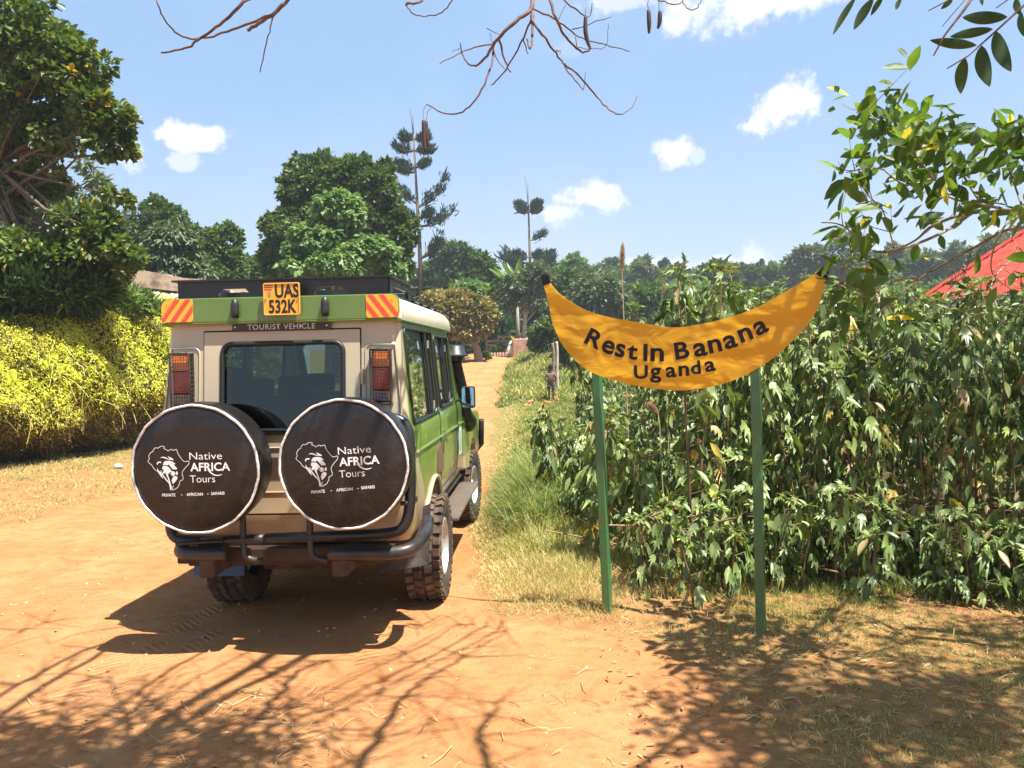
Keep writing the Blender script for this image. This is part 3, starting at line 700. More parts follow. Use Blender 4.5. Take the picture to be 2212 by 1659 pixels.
# tree line, individual trees
LINE=[ # u,v(center),Y,ru,rv,mat,desc
 (1322,575,120,26,14,'L_grey','thin flat-topped tree left of the tall brown grass plume',1),
 (1345,610,110,45,32,'L_dark','dark tree below the thin flat-topped one on the skyline',0),
 (1385,600,105,36,38,'L_grey','smooth dome-shaped grey-green tree on the skyline above the sign',0),
 (1432,575,125,10,14,'L_deep','tiny wispy tree tuft poking above the skyline, right of the dome-shaped tree',1),
 (1455,610,115,40,30,'L_grey','low grey-green tree right of the dome-shaped tree',0),
 (1510,612,120,34,26,'L_dark','dark tree between the low grey-green tree and the layered tree',0),
 (1555,600,105,42,30,'L_deep','dark layered tree above the middle right of the sign',0),
 (1600,605,110,30,30,'L_dark','rounded dark tree right of the layered tree',0),
 (1640,590,118,18,24,'L_deep','narrow spiky-topped conifer on the skyline',1),
 (1665,610,108,36,30,'L_dark','broad dark tree right of the spiky-topped conifer',0),
 (1700,600,112,28,26,'L_grey','grey-green tree left of the eucalyptus',0),
 (1745,575,100,42,42,'L_grey','large rounded eucalyptus above the right tip of the banana sign',0),
 (1790,600,100,36,36,'L_deep','dark tree just behind the right tip of the banana sign',0),
 (1830,560,98,38,50,'L_grey','tall pale eucalyptus right of the banana sign tip',0),
 (1890,590,100,45,36,'L_dark','dark tree seen through the near branches, right of the tall pale eucalyptus',0),
 (1940,575,104,36,44,'L_grey','grey-green tree seen through the near branches above the left end of the red roof',0),
 (2000,585,100,46,36,'L_dark','dark tree directly behind the low corner of the red roof',0),
 (2070,570,98,46,42,'L_grey','grey-green tree above the slope of the red roof',0),
 (2140,560,96,50,46,'L_dark','dark tree beyond the red roof close to the right edge',0),
 (2215,540,96,55,50,'L_grey','tree at the very right edge beyond the red roof',0),
 (1180,600,100,40,36,'L_grey','bare-looking pale tree behind the far conifer',0),
 (1240,590,98,26,36,'L_mid','pointed green tree behind the left tip of the banana sign',0),
 (1285,610,104,36,28,'L_mid','low green tree left of the thin flat-topped tree',0)]
for i,(u,v,Y,ru,rv,mt,lb,thin) in enumerate(LINE):
    m=globals()[mt]; n=70 if not thin else 26
    el=[E(u,v,Y,ru,rv)]
    if not thin: el+=[E(u-ru*.45,v+rv*.5,Y,ru*.6,rv*.6),E(u+ru*.45,v+rv*.45,Y,ru*.6,rv*.6),E(u+ru*RNG.uniform(-.3,.3),v-rv*.3,Y,ru*.5,rv*.7),E(u,v+rv*1.1,Y,ru*.9,rv*.6)]
    else: el+=[E(u+ru*.4,v+rv*.9,Y,ru*.5,rv*.4)]
    tree('skyline_tree',lb,gp(u,Y),el,n,42,.85 if not thin else .6,m,T_OVAL,width=.6,trunk_r=.35 if not thin else .22,limbs=10,subr=.32,group='trees along the skyline')
bp=[E(u,v,78,60,38) for u,v in ((1330,680),(1450,676),(1560,668),(1680,665),(1800,660),(1920,655),(2040,650),(2160,645),(2280,640))]
for i,e in enumerate(bp):
    lb=['green understorey bush behind the sign, below the dome-shaped tree','green bush behind the middle of the banana sign','mid green bush below the layered tree','green bush below the spiky-topped conifer',
        'green bush below the eucalyptus by the sign tip','green bush behind the drooping near branches','green bush behind the low corner of the red roof','green bush hidden behind the red roof','green bush at the far right behind the red roof'][i]
    u=1330+i*119
    if i in (7,8): continue
    tree('understorey_bush',lb,gp(u,78),[e,E(u+40,690,76,50,34)],80,45,.65,[L_mid,L_dark,L_light][i%3],T_OVAL,width=.6,trunk_r=.12,limbs=8,subr=.32,cat='bush',group='bushes below the skyline')
# ================= SAFARI VEHICLE =================
CARX,CARY,HEAD=-1.497,5.45,R(2.6)
car=empty('safari_vehicle',(CARX,CARY,0.0),(R(1.0),0,-HEAD),label='green and beige safari vehicle with two black-covered spare wheels, parked on the dirt track',cat='vehicle')
beige_d=(.44,.38,.26); green_d=(.15,.27,.045); cream_d=(.66,.60,.42)
M_beige=pmat('beige_paint',(.46,.395,.27),(.42,.36,.245),scale=2,rough=.38,coat=.3,dust=(.46,.27,.13,.6),dustz=(.6,1.3))
M_cream=pmat('cream_paint',(.70,.64,.46),(.64,.57,.40),scale=3,rough=.35,coat=.4)
M_green=pmat('green_paint',(.105,.185,.035),(.125,.20,.045),scale=4,rough=.35,coat=.4)
def body_mat():
    m=bpy.data.materials.new('two_tone_paint'); m.use_nodes=True; t=m.node_tree; p=principled(m)
    tcn=N(t,'ShaderNodeTexCoord'); s=N(t,'ShaderNodeSeparateXYZ'); t.links.new(tcn.outputs['Object'],s.inputs[0])
    x,y,z=s.outputs; ax=mth(t,'ABSOLUTE',x)
    thr=mth(t,'ADD',mth(t,'MULTIPLY',mth(t,'MAXIMUM',mth(t,'SUBTRACT',1.36,z),0),1.0),mth(t,'ADD',.04,mth(t,'MULTIPLY',mth(t,'MAXIMUM',mth(t,'SUBTRACT',z,1.4),0),.14)))
    g=mth(t,'GREATER_THAN',y,thr); g=mth(t,'MULTIPLY',g,mth(t,'GREATER_THAN',z,.80)); g=mth(t,'MULTIPLY',g,mth(t,'GREATER_THAN',ax,.70))
    n=N(t,'ShaderNodeTexNoise'); n.inputs['Scale'].default_value=3; n.inputs['Detail'].default_value=8; t.links.new(tcn.outputs['Object'],n.inputs['Vector'])
    be=mixc(t,rng_(t,n.outputs['Fac'],.35,.65),(.47,.40,.27),(.43,.365,.245))
    gr=mixc(t,rng_(t,n.outputs['Fac'],.35,.65),(.175,.28,.05),(.15,.25,.045))
    c=mixc(t,g,be,gr)
    d=rng_(t,mth(t,'ADD',z,mth(t,'MULTIPLY',mth(t,'SUBTRACT',n.outputs['Fac'],.5),.8)),1.15,.6,0,.6)
    c=mixc(t,d,c,(.52,.34,.18)); t.links.new(c,p.inputs['Base Color'])
    p.inputs['Roughness'].default_value=.3; p.inputs['Coat Weight'].default_value=.6; p.inputs['Coat Roughness'].default_value=.05
    return m
M_body=body_mat()
M_rub=pmat('black_rubber',(.012,.012,.013),rough=.5)
M_blk=pmat('black_steel',(.008,.009,.012),(.016,.016,.019),scale=8,rough=.35,coat=.2,rough2=.5,dust=(.20,.12,.07,.18),dustz=(.40,.80))
M_plas=pmat('black_plastic',(.02,.02,.022),rough=.45)
M_under=pmat('underbody',(.03,.02,.016),(.10,.055,.03),scale=6,rough=.9)
M_seat=pmat('seat_fabric',(.10,.085,.07),(.14,.12,.1),scale=20,rough=.9)
def glass_mat(name,col,fac,rough=.02):
    m=bpy.data.materials.new(name); m.use_nodes=True; t=m.node_tree; t.nodes.clear()
    tr=N(t,'ShaderNodeBsdfTransparent'); tr.inputs[0].default_value=(*col,1)
    gl=N(t,'ShaderNodeBsdfGlossy'); gl.inputs['Roughness'].default_value=rough; gl.inputs[0].default_value=(.9,.95,.92,1)
    fr=N(t,'ShaderNodeFresnel'); fr.inputs['IOR'].default_value=1.5
    mx=N(t,'ShaderNodeMixShader'); f=mth(t,'ADD',mth(t,'MULTIPLY',fr.outputs[0],1.2),fac,clamp=True); t.links.new(f,mx.inputs[0])
    t.links.new(tr.outputs[0],mx.inputs[1]); t.links.new(gl.outputs[0],mx.inputs[2])
    o=N(t,'ShaderNodeOutputMaterial'); t.links.new(mx.outputs[0],o.inputs[0]); return m
M_glass=glass_mat('tinted_glass',(.15,.18,.16),.02); M_sglass=glass_mat('side_glass',(.10,.13,.11),.38)
def wz(z): return float(np.interp(z,[.62,.70,.85,1.05,1.30,1.36,1.38,2.10],[.79,.82,.835,.84,.84,.835,.825,.765]))
def yz(z): return float(np.interp(z,[.62,.8,1.36,2.10],[.02,-.04,-.035,.035]))
def shell(inset,z0,z1,fr):
    mb=MB(); Z=[z for z in [z0,.70,.85,1.05,1.30,1.36,1.38,1.6,1.85,z1] if z0<=z<=z1]; Z=sorted(set(Z)); V=[];n=None
    for z in Z:
        w=wz(z)-inset; r=rrect(-w,w,yz(z)+inset,fr(z)-inset,.07,4); n=len(r); V+=[(x,y,z) for x,y in r]
    F=[tuple(range(n))[::-1],tuple((len(Z)-1)*n+k for k in range(n))]
    for i in range(len(Z)-1):
        for k in range(n): F.append((i*n+k,i*n+(k+1)%n,(i+1)*n+(k+1)%n,(i+1)*n+k))
    mb.add(V,F); return mb
frf=lambda z: float(np.interp(z,[.6,1.3,2.1],[3.25,3.15,2.65]))
body=shell(0,.64,2.10,frf).build('body',M_body,car)
cut=[shell(.03,.80,2.08,frf).build('c',M_body)]
def cutbox(x0,x1,y0,y1,z0,z1,axis='x',r=.05):
    mb=MB()
    if axis=='x': mb.prism(rrect(y0,y1,z0,z1,r),lambda a,b,d:(x0+d,a,b),x1-x0)
    elif axis=='y': mb.prism(rrect(x0,x1,z0,z1,r),lambda a,b,d:(a,y0+d,b),y1-y0)
    return mb.build('c',M_body)
WIN=[(.16,1.42,1.39,2.035),(1.55,2.45,1.41,2.01)]
for (y0,y1,z0,z1) in WIN:
    for sgn in (-1,1): cut.append(cutbox(min(sgn*.6,sgn*1.),max(sgn*.6,sgn*1.),y0,y1,z0,z1))
cut.append(cutbox(-.40,.41,-.2,.3,1.36,1.955,'y',.07))
cut.append(cutbox(-.68,.68,2.3,3.6,1.42,1.98,'y',.06))
def cyl(y,z,r,x0,x1):
    mb=MB(); mb.prism([(y+r*math.cos(k*math.pi/20),z+r*math.sin(k*math.pi/20)) for k in range(40)],lambda a,b,d:(x0+d,a,b),x1-x0); return mb.build('c',M_body)
RW=1.03; FW=4.05; WR=.40
for sgn in (-1,1): cut.append(cyl(RW,.42,.49,min(sgn*.55,sgn*1),max(sgn*.55,sgn*1)))
boolean(body,cut)
for p in body.data.polygons: p.use_smooth=False
try:
    body.data.polygons.foreach_set('use_smooth',np.ones(len(body.data.polygons),dtype=bool)); body.data.set_sharp_from_angle(angle=R(25))
except Exception: pass
# nose
mb=MB()
prof=[(3.2,.62),(3.2,1.27),(3.35,1.30),(4.6,1.22),(4.95,1.16),(5.0,1.05),(5.0,.66)]
mb.prism([(a,b) for a,b in prof],lambda a,b,d:(-.70+d,a,b),1.40); hood=mb.build('bonnet',M_body,car,bevel=.03)
for sgn in (-1,1):
    mb=MB(); pr=[(3.18,.66),(3.18,1.22),(3.3,1.26),(4.7,1.18),(4.96,1.10),(4.98,.72),(FW+.5,.66)]+[(FW+.48*math.cos(k*math.pi/10),.42+.48*math.sin(k*math.pi/10)) for k in range(2,9)]+[(FW-.5,.62)]
    x0=.66 if sgn>0 else -.845
    mb.prism(pr,lambda a,b,d:(x0+d,a,b),.195); mb.build('fender',M_body,car,bevel=.02)
mb=MB(); mb.tube([(-.75,5.12,.62),(.75,5.12,.62)],.045,10); mb.tube([(-.5,5.15,.6),(-.5,5.15,1.15),(.5,5.15,1.15),(.5,5.15,.6)],.03,8); mb.tube([(.75,5.1,.6),(.88,4.9,.75),(.9,4.75,1.05)],.035,8)
mb.build('bull_bar',M_blk,car,smooth=True)
for sgn in (-1,1):
    mb=MB(); mb.box((sgn*.80,4.9,1.12),(.10,.14,.08)); mb.build('indicator_lamp',pmat('amber_lamp',(.8,.25,.02),rough=.2),car,bevel=.02)
# roof
def roof():
    mb=MB(); Z=[(2.085,.785,-.005,2.75,.06),(2.11,.79,-.005,2.76,.06),(2.18,.782,.0,2.70,.07),(2.225,.755,.012,2.6,.09),(2.245,.72,.05,2.5,.12)]; V=[];n=0
    for z,w,r,f,c in Z:
        q=rrect(-w,w,r,f,c,5); n=len(q); V+=[(x,y,z) for x,y in q]
    F=[tuple(range(n))[::-1],tuple((len(Z)-1)*n+k for k in range(n))]
    for i in range(len(Z)-1):
        for k in range(n): F.append((i*n+k,i*n+(k+1)%n,(i+1)*n+(k+1)%n,(i+1)*n+k))
    mb.add(V,F); o=mb.build('roof',M_cream,car,auto=35)
    mb=MB(); mb.prism(rrect(-.782,.782,2.092,2.252,.05,5),lambda x,z,d:(x,-.02+d,z),.035); mb.build('rear_band',M_green,car,bevel=.006)
    mb=MB()
    for s in (-1,1): mb.tube([(s*.78,.0,2.085),(s*.78,2.72,2.085)],.012,6)
    mb.tube([(-.775,-.01,2.088),(.775,-.01,2.088)],.010,6)
    mb.build('gutter',M_green,car)
roof()
# rack
mb=MB(); mb.prism([(-.70,2.236),(-.70,2.365),(.70,2.365),(.70,2.236)],lambda x,z,d:(x,.06+d,z),.02)
rk=mb.build('roof_rack',M_blk,car)
cs=[]
for cx in (-.32,.32):
    m2=MB(); m2.prism([(cx-.11,2.275),(cx-.08,2.315),(cx+.07,2.315),(cx+.11,2.275),(cx+.10,2.263),(cx-.10,2.263)],lambda x,z,d:(x,-.1+d,z),.4); cs.append(m2.build('c',M_blk))
boolean(rk,cs)
for s in (-1,1):
    mb=MB(); mb.box((s*.70,.49,2.302),(.02,.82,.126)); sp_=mb.build('rack_side',M_blk,car)
    m2=MB(); m2.prism([(.16,2.265),(.2,2.315),(.75,2.315),(.8,2.265)],lambda y,z,d:(s*.70-.2+d,y,z),.4); boolean(sp_,[m2.build('c',M_blk)])
mb=MB(); mb.box((0,.065,2.371),(1.46,.07,.012)); mb.box((0,.90,2.34),(1.38,.03,.04))
for s in (-1,1): mb.box((s*.71,.52,2.371),(.045,.835,.012))
for k in range(5): mb.box((0,.2+.15*k,2.26),(1.38,.04,.02))
mb.build('rack_lip',M_blk,car)
for s in (-1,1):
    mb=MB(); mb.box((s*.69,1.75,2.285),(.03,1.5,.018)); 
    for k in range(4): mb.box((s*.69,1.1+.43*k,2.262),(.03,.04,.04))
    mb.build('roof_rail',M_blk,car)
# number plate
M_pl=pmat('plate_orange',(.83,.40,.02),(.80,.36,.02),scale=10,rough=.35,coat=.3); M_ink=pmat('black_ink',(.012,.011,.01),rough=.45); M_white=pmat('white_print',(.85,.84,.83),rough=.5); M_redp=pmat('red_print',(.62,.03,.02),rough=.4)
def q2(o,s=1): return o
def flat(name,VF,fr,mat,parent,mi=None):
    mb=MB(); mb.add([fr(x,y) for x,y in VF[0]],VF[1]); return mb.build(name,mat,parent,fix=False)
PLX=.028; PLZ=2.232
mb=MB(); mb.prism(rrect(PLX-.12,PLX+.12,PLZ-.105,PLZ+.105,.012,3),lambda x,z,d:(x,-.05+d,z),.006); pl=mb.build('number_plate',M_pl,car)
mb=MB(); mb.tube([(x,-.053,z) for x,z in rrect(PLX-.115,PLX+.115,PLZ-.10,PLZ+.10,.012,3)],.003,5,closed=True); mb.build('plate_rim',pmat('plate_rim',(.70,.45,.10),rough=.3),pl)
for s,sz,x,z,xs_ in (('UAS',.118,PLX+.035,PLZ+.012,.74),('532K',.118,PLX+.002,PLZ-.088,.70)):
    flat('plate_lettering',text2d(s,sz,bold=.0035,xs=xs_),lambda a,b,x=x,z=z:(x+a,-.0515,z+b),M_ink,pl)
mb=MB()
for k,m in enumerate((0,1,2,0,1,2)):
    mb.box((PLX-.086,-.0515,PLZ+.088-.0045*k),(.05,.001,.0043),mi=m)
mb.build('flag',[M_ink,M_pl,M_redp],pl)
mb=MB(); mb.box((PLX-.08,-.0513,PLZ+.035),(.018,.001,.03)); mb.tube([(PLX-.105,-.056,PLZ),(PLX-.105,-.05,PLZ)],.006,8); mb.tube([(PLX+.105,-.056,PLZ),(PLX+.105,-.05,PLZ)],.006,8)
mb.build('hologram_and_bolts',pmat('hologram',(.45,.36,.22),rough=.25,metal=.6),pl)
mb=MB(); mb.box((PLX,-.032,PLZ),(.1,.023,.12)); mb.build('plate_bracket',M_blk,car)
# reflective markers
M_refY=pmat('reflector_yellow',(.95,.42,.02),rough=.25,coat=.5); M_refR=pmat('reflector_red',(.85,.06,.02),rough=.25,coat=.5)
for s,lab in ((-1,'L'),(1,'R')):
    x0,x1=(s*.778,s*.57); x0,x1=min(x0,x1),max(x0,x1); z0,z1=2.100,2.246
    corner=rrect(x0,x1,z0,z1,.012,3)
    # round the outer top corner more
    pts=[]; rr=.055
    for (cx,cz,a0,r_) in ((x1-(rr if s>0 else .008),z1-(rr if s>0 else .008),0,rr if s>0 else .008),(x0+(rr if s<0 else .008),z1-(rr if s<0 else .008),90,rr if s<0 else .008),(x0+.008,z0+.008,180,.008),(x1-.008,z0+.008,270,.008)):
        for k in range(6):
            A=R(a0+18*k); pts.append((cx+r_*math.cos(A),cz+r_*math.sin(A)))
    mb=MB(); mb.prism(pts,lambda x,z,d:(x,-.0235+d,z),.004); mk=mb.build('reflective_marker',M_refY,car)
    # diagonal stripes clipped to the board
    sv=MB()
    def clip(poly,a,b,c):  # keep a*x+b*z<=c
        o=[]
        for i in range(len(poly)):
            p,q=poly[i],poly[(i+1)%len(poly)]; dp=a*p[0]+b*p[1]-c; dq=a*q[0]+b*q[1]-c
            if dp<=0: o.append(p)
            if (dp<0)!=(dq<0) and abs(dp-dq)>1e-12:
                t=dp/(dp-dq); o.append((p[0]+(q[0]-p[0])*t,p[1]+(q[1]-p[1])*t))
        return o
    for k in range(4):
        off=-.02+.072*k; w=.034
        if s<0: c0=x0+off; f=lambda x,z:x-(z-z0)*.75
        else: c0=x1-off; f=lambda x,z:x+(z-z0)*.75
        if s<0: pol=clip(clip(pts,1,-.75,c0+w-.75*z0),-1,.75,-c0+.75*z0)
        else: pol=clip(clip(pts,-1,-.75,-(c0-w)-.75*z0),1,.75,c0+.75*z0)
        if len(pol)>2: sv.prism(pol,lambda x,z,d:(x,-.0255+d,z),.0015)
    sv.build('red_stripes',M_refR,mk)
    a=R(53)*(-s)
    tx=text2d('REFLECTIVE',.021,xs=1.0); cx=(x0+.045) if s<0 else (x1-.045); cz=z0+.068
    flat('marker_lettering',tx,lambda u,v:(cx+u*math.cos(a)-v*math.sin(a),-.0265,cz+u*math.sin(a)+v*math.cos(a)),pmat('pale_orange',(.95,.30,.08),rough=.4),mk)
    tx=text2d(lab,.03); flat('marker_lettering',tx,lambda u,v:((x0+.04 if s<0 else x1-.04)+u,-.0267,z1-.05+v),M_refR,mk)
# roof lamps (black nubs)
for cx in (-.285,.305):
    mb=MB(); V=[]; 
    mb.lathe([(0,0),(.024,0),(.026,.03),(.026,.085),(.018,.115),(0,.125)],lambda x,y,h:(cx+x,-.038+y*.9,2.118+h),14,closedprof=False)
    mb.build('roof_lamp',M_plas,car,smooth=True)
# tourist plate
mb=MB(); mb.prism(rrect(-.325,.325,2.045,2.095,.004,2),lambda x,z,d:(x,-.03+d,z),.008)
# sits on the rear panel, leaning with it
tp=mb.build('tourist_plate',pmat('dark_plate',(.035,.022,.018),rough=.5),car); tp.location=(.005,.026,-.012)
flat('plate_lettering',text2d('TOURIST VEHICLE',.050,sp=1.12,xs=1.0,bold=.0006),lambda a,b:(a,-.032,2.052+b),pmat('engraved',(.55,.50,.42),rough=.4),tp)
M_scr=pmat('screw',(.75,.72,.66),rough=.3,metal=.8)
for x in (-.305,-.02,.13,.30):
    mb=MB(); mb.tube([(x,-.036,2.07),(x,-.03,2.07)],.005,6); mb.build('screw',M_scr,tp)
if 0: mb.build('plate_screws',pmat('screw',(.75,.72,.66),rough=.3,metal=.8),tp)
# rear door panel
def yb(z): return yz(z)
def rearsheet(x0,x1,z0,z1,r,th,name,mat,hole=None):
    n=14; poly=rrect(x0,x1,z0,z1,r,4)
    mb=MB(); mb.prism(poly,lambda x,z,d:(x,d,z),th); o=mb.build(name,mat,car)
    if hole:
        m2=MB(); m2.prism(rrect(*hole,.07,6),lambda x,z,d:(x,-.2+d,z),.5); boolean(o,[m2.build('c',mat)])
    return o
# split by belt: lean upper part
up=MB(); hole=rrect(-.395,.405,1.37,1.95,.065,6); outer=rrect(-.515,.515,1.362,2.03,.01,6)
V=[];F=[];nn=len(hole)
for (x,z) in outer: V.append((x,yb(z)-.010,z))
for (x,z) in hole: V.append((x,yb(z)-.010,z))
for (x,z) in outer: V.append((x,yb(z)+.004,z))
for (x,z) in hole: V.append((x,yb(z)+.02,z))
for i in range(nn):
    j=(i+1)%nn; F+=[(i,j,nn+j,nn+i),(i,i+2*nn,j+2*nn,j),(nn+i,nn+j,3*nn+j,3*nn+i)]
up.add(V,F); up.build('rear_door_frame',M_beige,car)
mb=MB(); lo=rrect(-.515,.515,.84,1.358,.012,4); mb.prism(lo,lambda x,z,d:(x,yb(z)-.010+d,z),.02); mb.build('rear_door',M_beige,car,bevel=.004)
mb=MB()
mb.tube([(x,yb(z)-.012,z) for x,z in rrect(-.22,.23,.98,1.27,.03,4)],.006,6,closed=True); mb.build('door_pressing',M_beige,car,smooth=True)
mb=MB()
for pth in ([(-.518,2.035),(.518,2.035)],[(-.518,2.035),(-.518,.83)],[(.518,2.035),(.518,.83)],[(-.518,.835),(.518,.835)]):
    n=12; pts=[]
    for k in range(n+1):
        x=pth[0][0]+(pth[1][0]-pth[0][0])*k/n; z=pth[0][1]+(pth[1][1]-pth[0][1])*k/n; pts.append((x,yb(z)-.0005,z))
    mb.tube(pts,.005,4,cap=False)
mb.build('door_seam',M_rub,car)
# raised panels round tail lights
for s in (-1,1):
    for zz in ((1.46,1.93),(1.0,1.33)):
        mb=MB(); pts=[(s*min(abs(x),wz(z)-.035),yb(z)-.001,z) for x,z in rrect(*(sorted((s*.55,s*.80))),zz[0],zz[1],.04,4)]
        mb.tube(pts,.007,6,closed=True); mb.build('panel_pressing',M_beige,car,smooth=True)
# hinges
for z in (1.72,1.5,1.05):
    mb=MB(); mb.tube([(.53,yb(z)-.015,z-.05),(.53,yb(z)-.015,z+.05)],.012,8); mb.build('hinge',M_beige,car)
# rear window
rw_=MB(); q=rrect(-.395,.405,1.37,1.95,.065,6)
rw_.add([(x,yb(z)+.008,z) for x,z in q],[tuple(range(len(q)))]); rwo=rw_.build('rear_window',M_glass,car,fix=False)
mb=MB(); mb.tube([(x,yb(z)-.010,z) for x,z in q],.016,8,closed=True); mb.build('window_seal',M_rub,rwo,smooth=True)
# tail lights
amb=pmat('amber_lens',(.75,.20,.02),(.6,.12,.02),scale=30,rough=.2,coat=.5); redl=pmat('red_lens',(.45,.012,.015),(.3,.008,.01),scale=30,rough=.2,coat=.5); clr=pmat('clear_lens',(.32,.27,.26),(.2,.15,.15),scale=30,rough=.2,coat=.5)
for s,cx in ((-1,-.645),(1,.662)):
    r0=empty('tail_light',(cx,yb(1.72),1.72)); r0.parent=car
    mb=MB(); mb.box((0,-.02,0),(.125,.05,.35)); mb.build('lamp_housing',M_rub,r0,bevel=.008)
    for m,za,zb,nm in ((amb,.06,.16,'amber_lens'),(redl,-.085,.055,'red_lens'),(clr,-.16,-.09,'clear_lens')):
        mb=MB(); mb.box((0,-.048,(za+zb)/2),(.108,.02,zb-za-.003)); mb.build(nm,m,r0,bevel=.004)
    mb=MB(); fx,fz,fy=.064,.174,-.078
    pf=[(x,fy,z) for x,z in rrect(-fx,fx,-fz,fz,.012,3)]; mb.tube(pf,.007,6,closed=True)
    for a,b in ((-fx,-fz),(fx,-fz),(-fx,fz),(fx,fz)): mb.tube([(a,fy,b),(a,0,b)],.006,5)
    for k in range(1,7): x=-fx+2*fx*k/7; mb.tube([(x,fy,-fz),(x,fy,fz)],.0018,4,cap=False)
    for k in range(1,17): z=-fz+2*fz*k/17; mb.tube([(-fx,fy,z),(fx,fy,z)],.0018,4,cap=False); 
    for k in range(1,12):
        z=-fz+2*fz*k/12
        for xx in (-fx,fx): mb.tube([(xx,fy,z),(xx,-.02,z)],.0018,4,cap=False)
    mb.build('lamp_guard',M_blk,r0)
# spare wheels
vinyl=bpy.data.materials.new('black_vinyl'); vinyl.use_nodes=True; t=vinyl.node_tree; p=principled(vinyl)
tcn=N(t,'ShaderNodeTexCoord'); n1=N(t,'ShaderNodeTexNoise'); n1.inputs['Scale'].default_value=5; n1.inputs['Detail'].default_value=6; n1.inputs['Roughness'].default_value=.65
n1.inputs['Distortion'].default_value=.6; t.links.new(tcn.outputs['Object'],n1.inputs['Vector'])
n2=N(t,'ShaderNodeTexNoise'); n2.inputs['Scale'].default_value=60; n2.inputs['Detail'].default_value=3; t.links.new(tcn.outputs['Object'],n2.inputs['Vector'])
c=mixc(t,rng_(t,n1.outputs['Fac'],.48,.75,0,.8),(.009,.007,.0075),(.032,.027,.027)); c=mixc(t,rng_(t,n2.outputs['Fac'],.68,.8,0,.5),c,(.11,.10,.10))
t.links.new(c,p.inputs['Base Color']); p.inputs['Roughness'].default_value=.36
b=N(t,'ShaderNodeBump'); b.inputs['Distance'].default_value=.03; b.inputs['Strength'].default_value=.5; t.links.new(n1.outputs['Fac'],b.inputs['Height']); t.links.new(b.outputs[0],p.inputs['Normal'])
AFR=[(270,480),(300,430),(292,385),(330,320),(378,300),(385,270),(432,228),(480,235),(530,203),(600,208),(590,245),(640,265),(668,292),(720,262),(770,280),(832,265),(850,330),(905,425),(970,495),(1055,485),(1050,545),(985,610),(920,700),(935,800),(915,840),(865,865),(858,920),(830,950),(820,980),(715,1028),(738,945),(705,1000),(690,1028)]
AFR2=[(690,1025),(700,960),(670,900),(620,860),(570,790),(540,740),(470,660),(440,665),(380,615),(345,555),(300,520),(270,480)]
LION=[[(515,425),(545,400),(600,402),(650,430),(700,450),(655,385),(700,410),(750,435),(770,468),(720,455),(700,460),(640,445),(590,425),(550,415)],
 [(455,560),(440,520),(465,490),(530,490),(525,515),(480,510),(460,530)],
 [(560,560),(565,520),(600,480),(660,475),(735,485),(795,530),(785,548),(755,535),(825,620),(820,638),(745,640),(690,570),(655,520),(665,555),(620,560),(590,550)],
 [(540,620),(560,570),(610,572),(660,590),(710,650),(715,680),(680,690),(655,730),(640,690),(650,760),(670,820),(690,900),(700,960),(695,1025),(675,1028),(665,935),(640,880),(600,840),(545,760),(530,700),(520,650),(545,700),(570,760),(620,830),(655,870),(640,800),(610,740),(600,690),(575,720),(550,700),(570,650)],
 [(440,665),(450,605),(465,650),(500,710),(510,650),(530,740),(550,815),(510,770),(460,690)],
 [(700,690),(730,670),(770,680),(785,710),(775,745),(740,760),(705,750),(725,735),(680,725),(720,718),(675,705),(715,705)],
 [(795,705),(815,670),(835,690),(838,730),(815,748),(795,735)],
 [(710,850),(740,780),(780,758),(825,780),(820,820),(780,870),(730,915),(722,880)]]
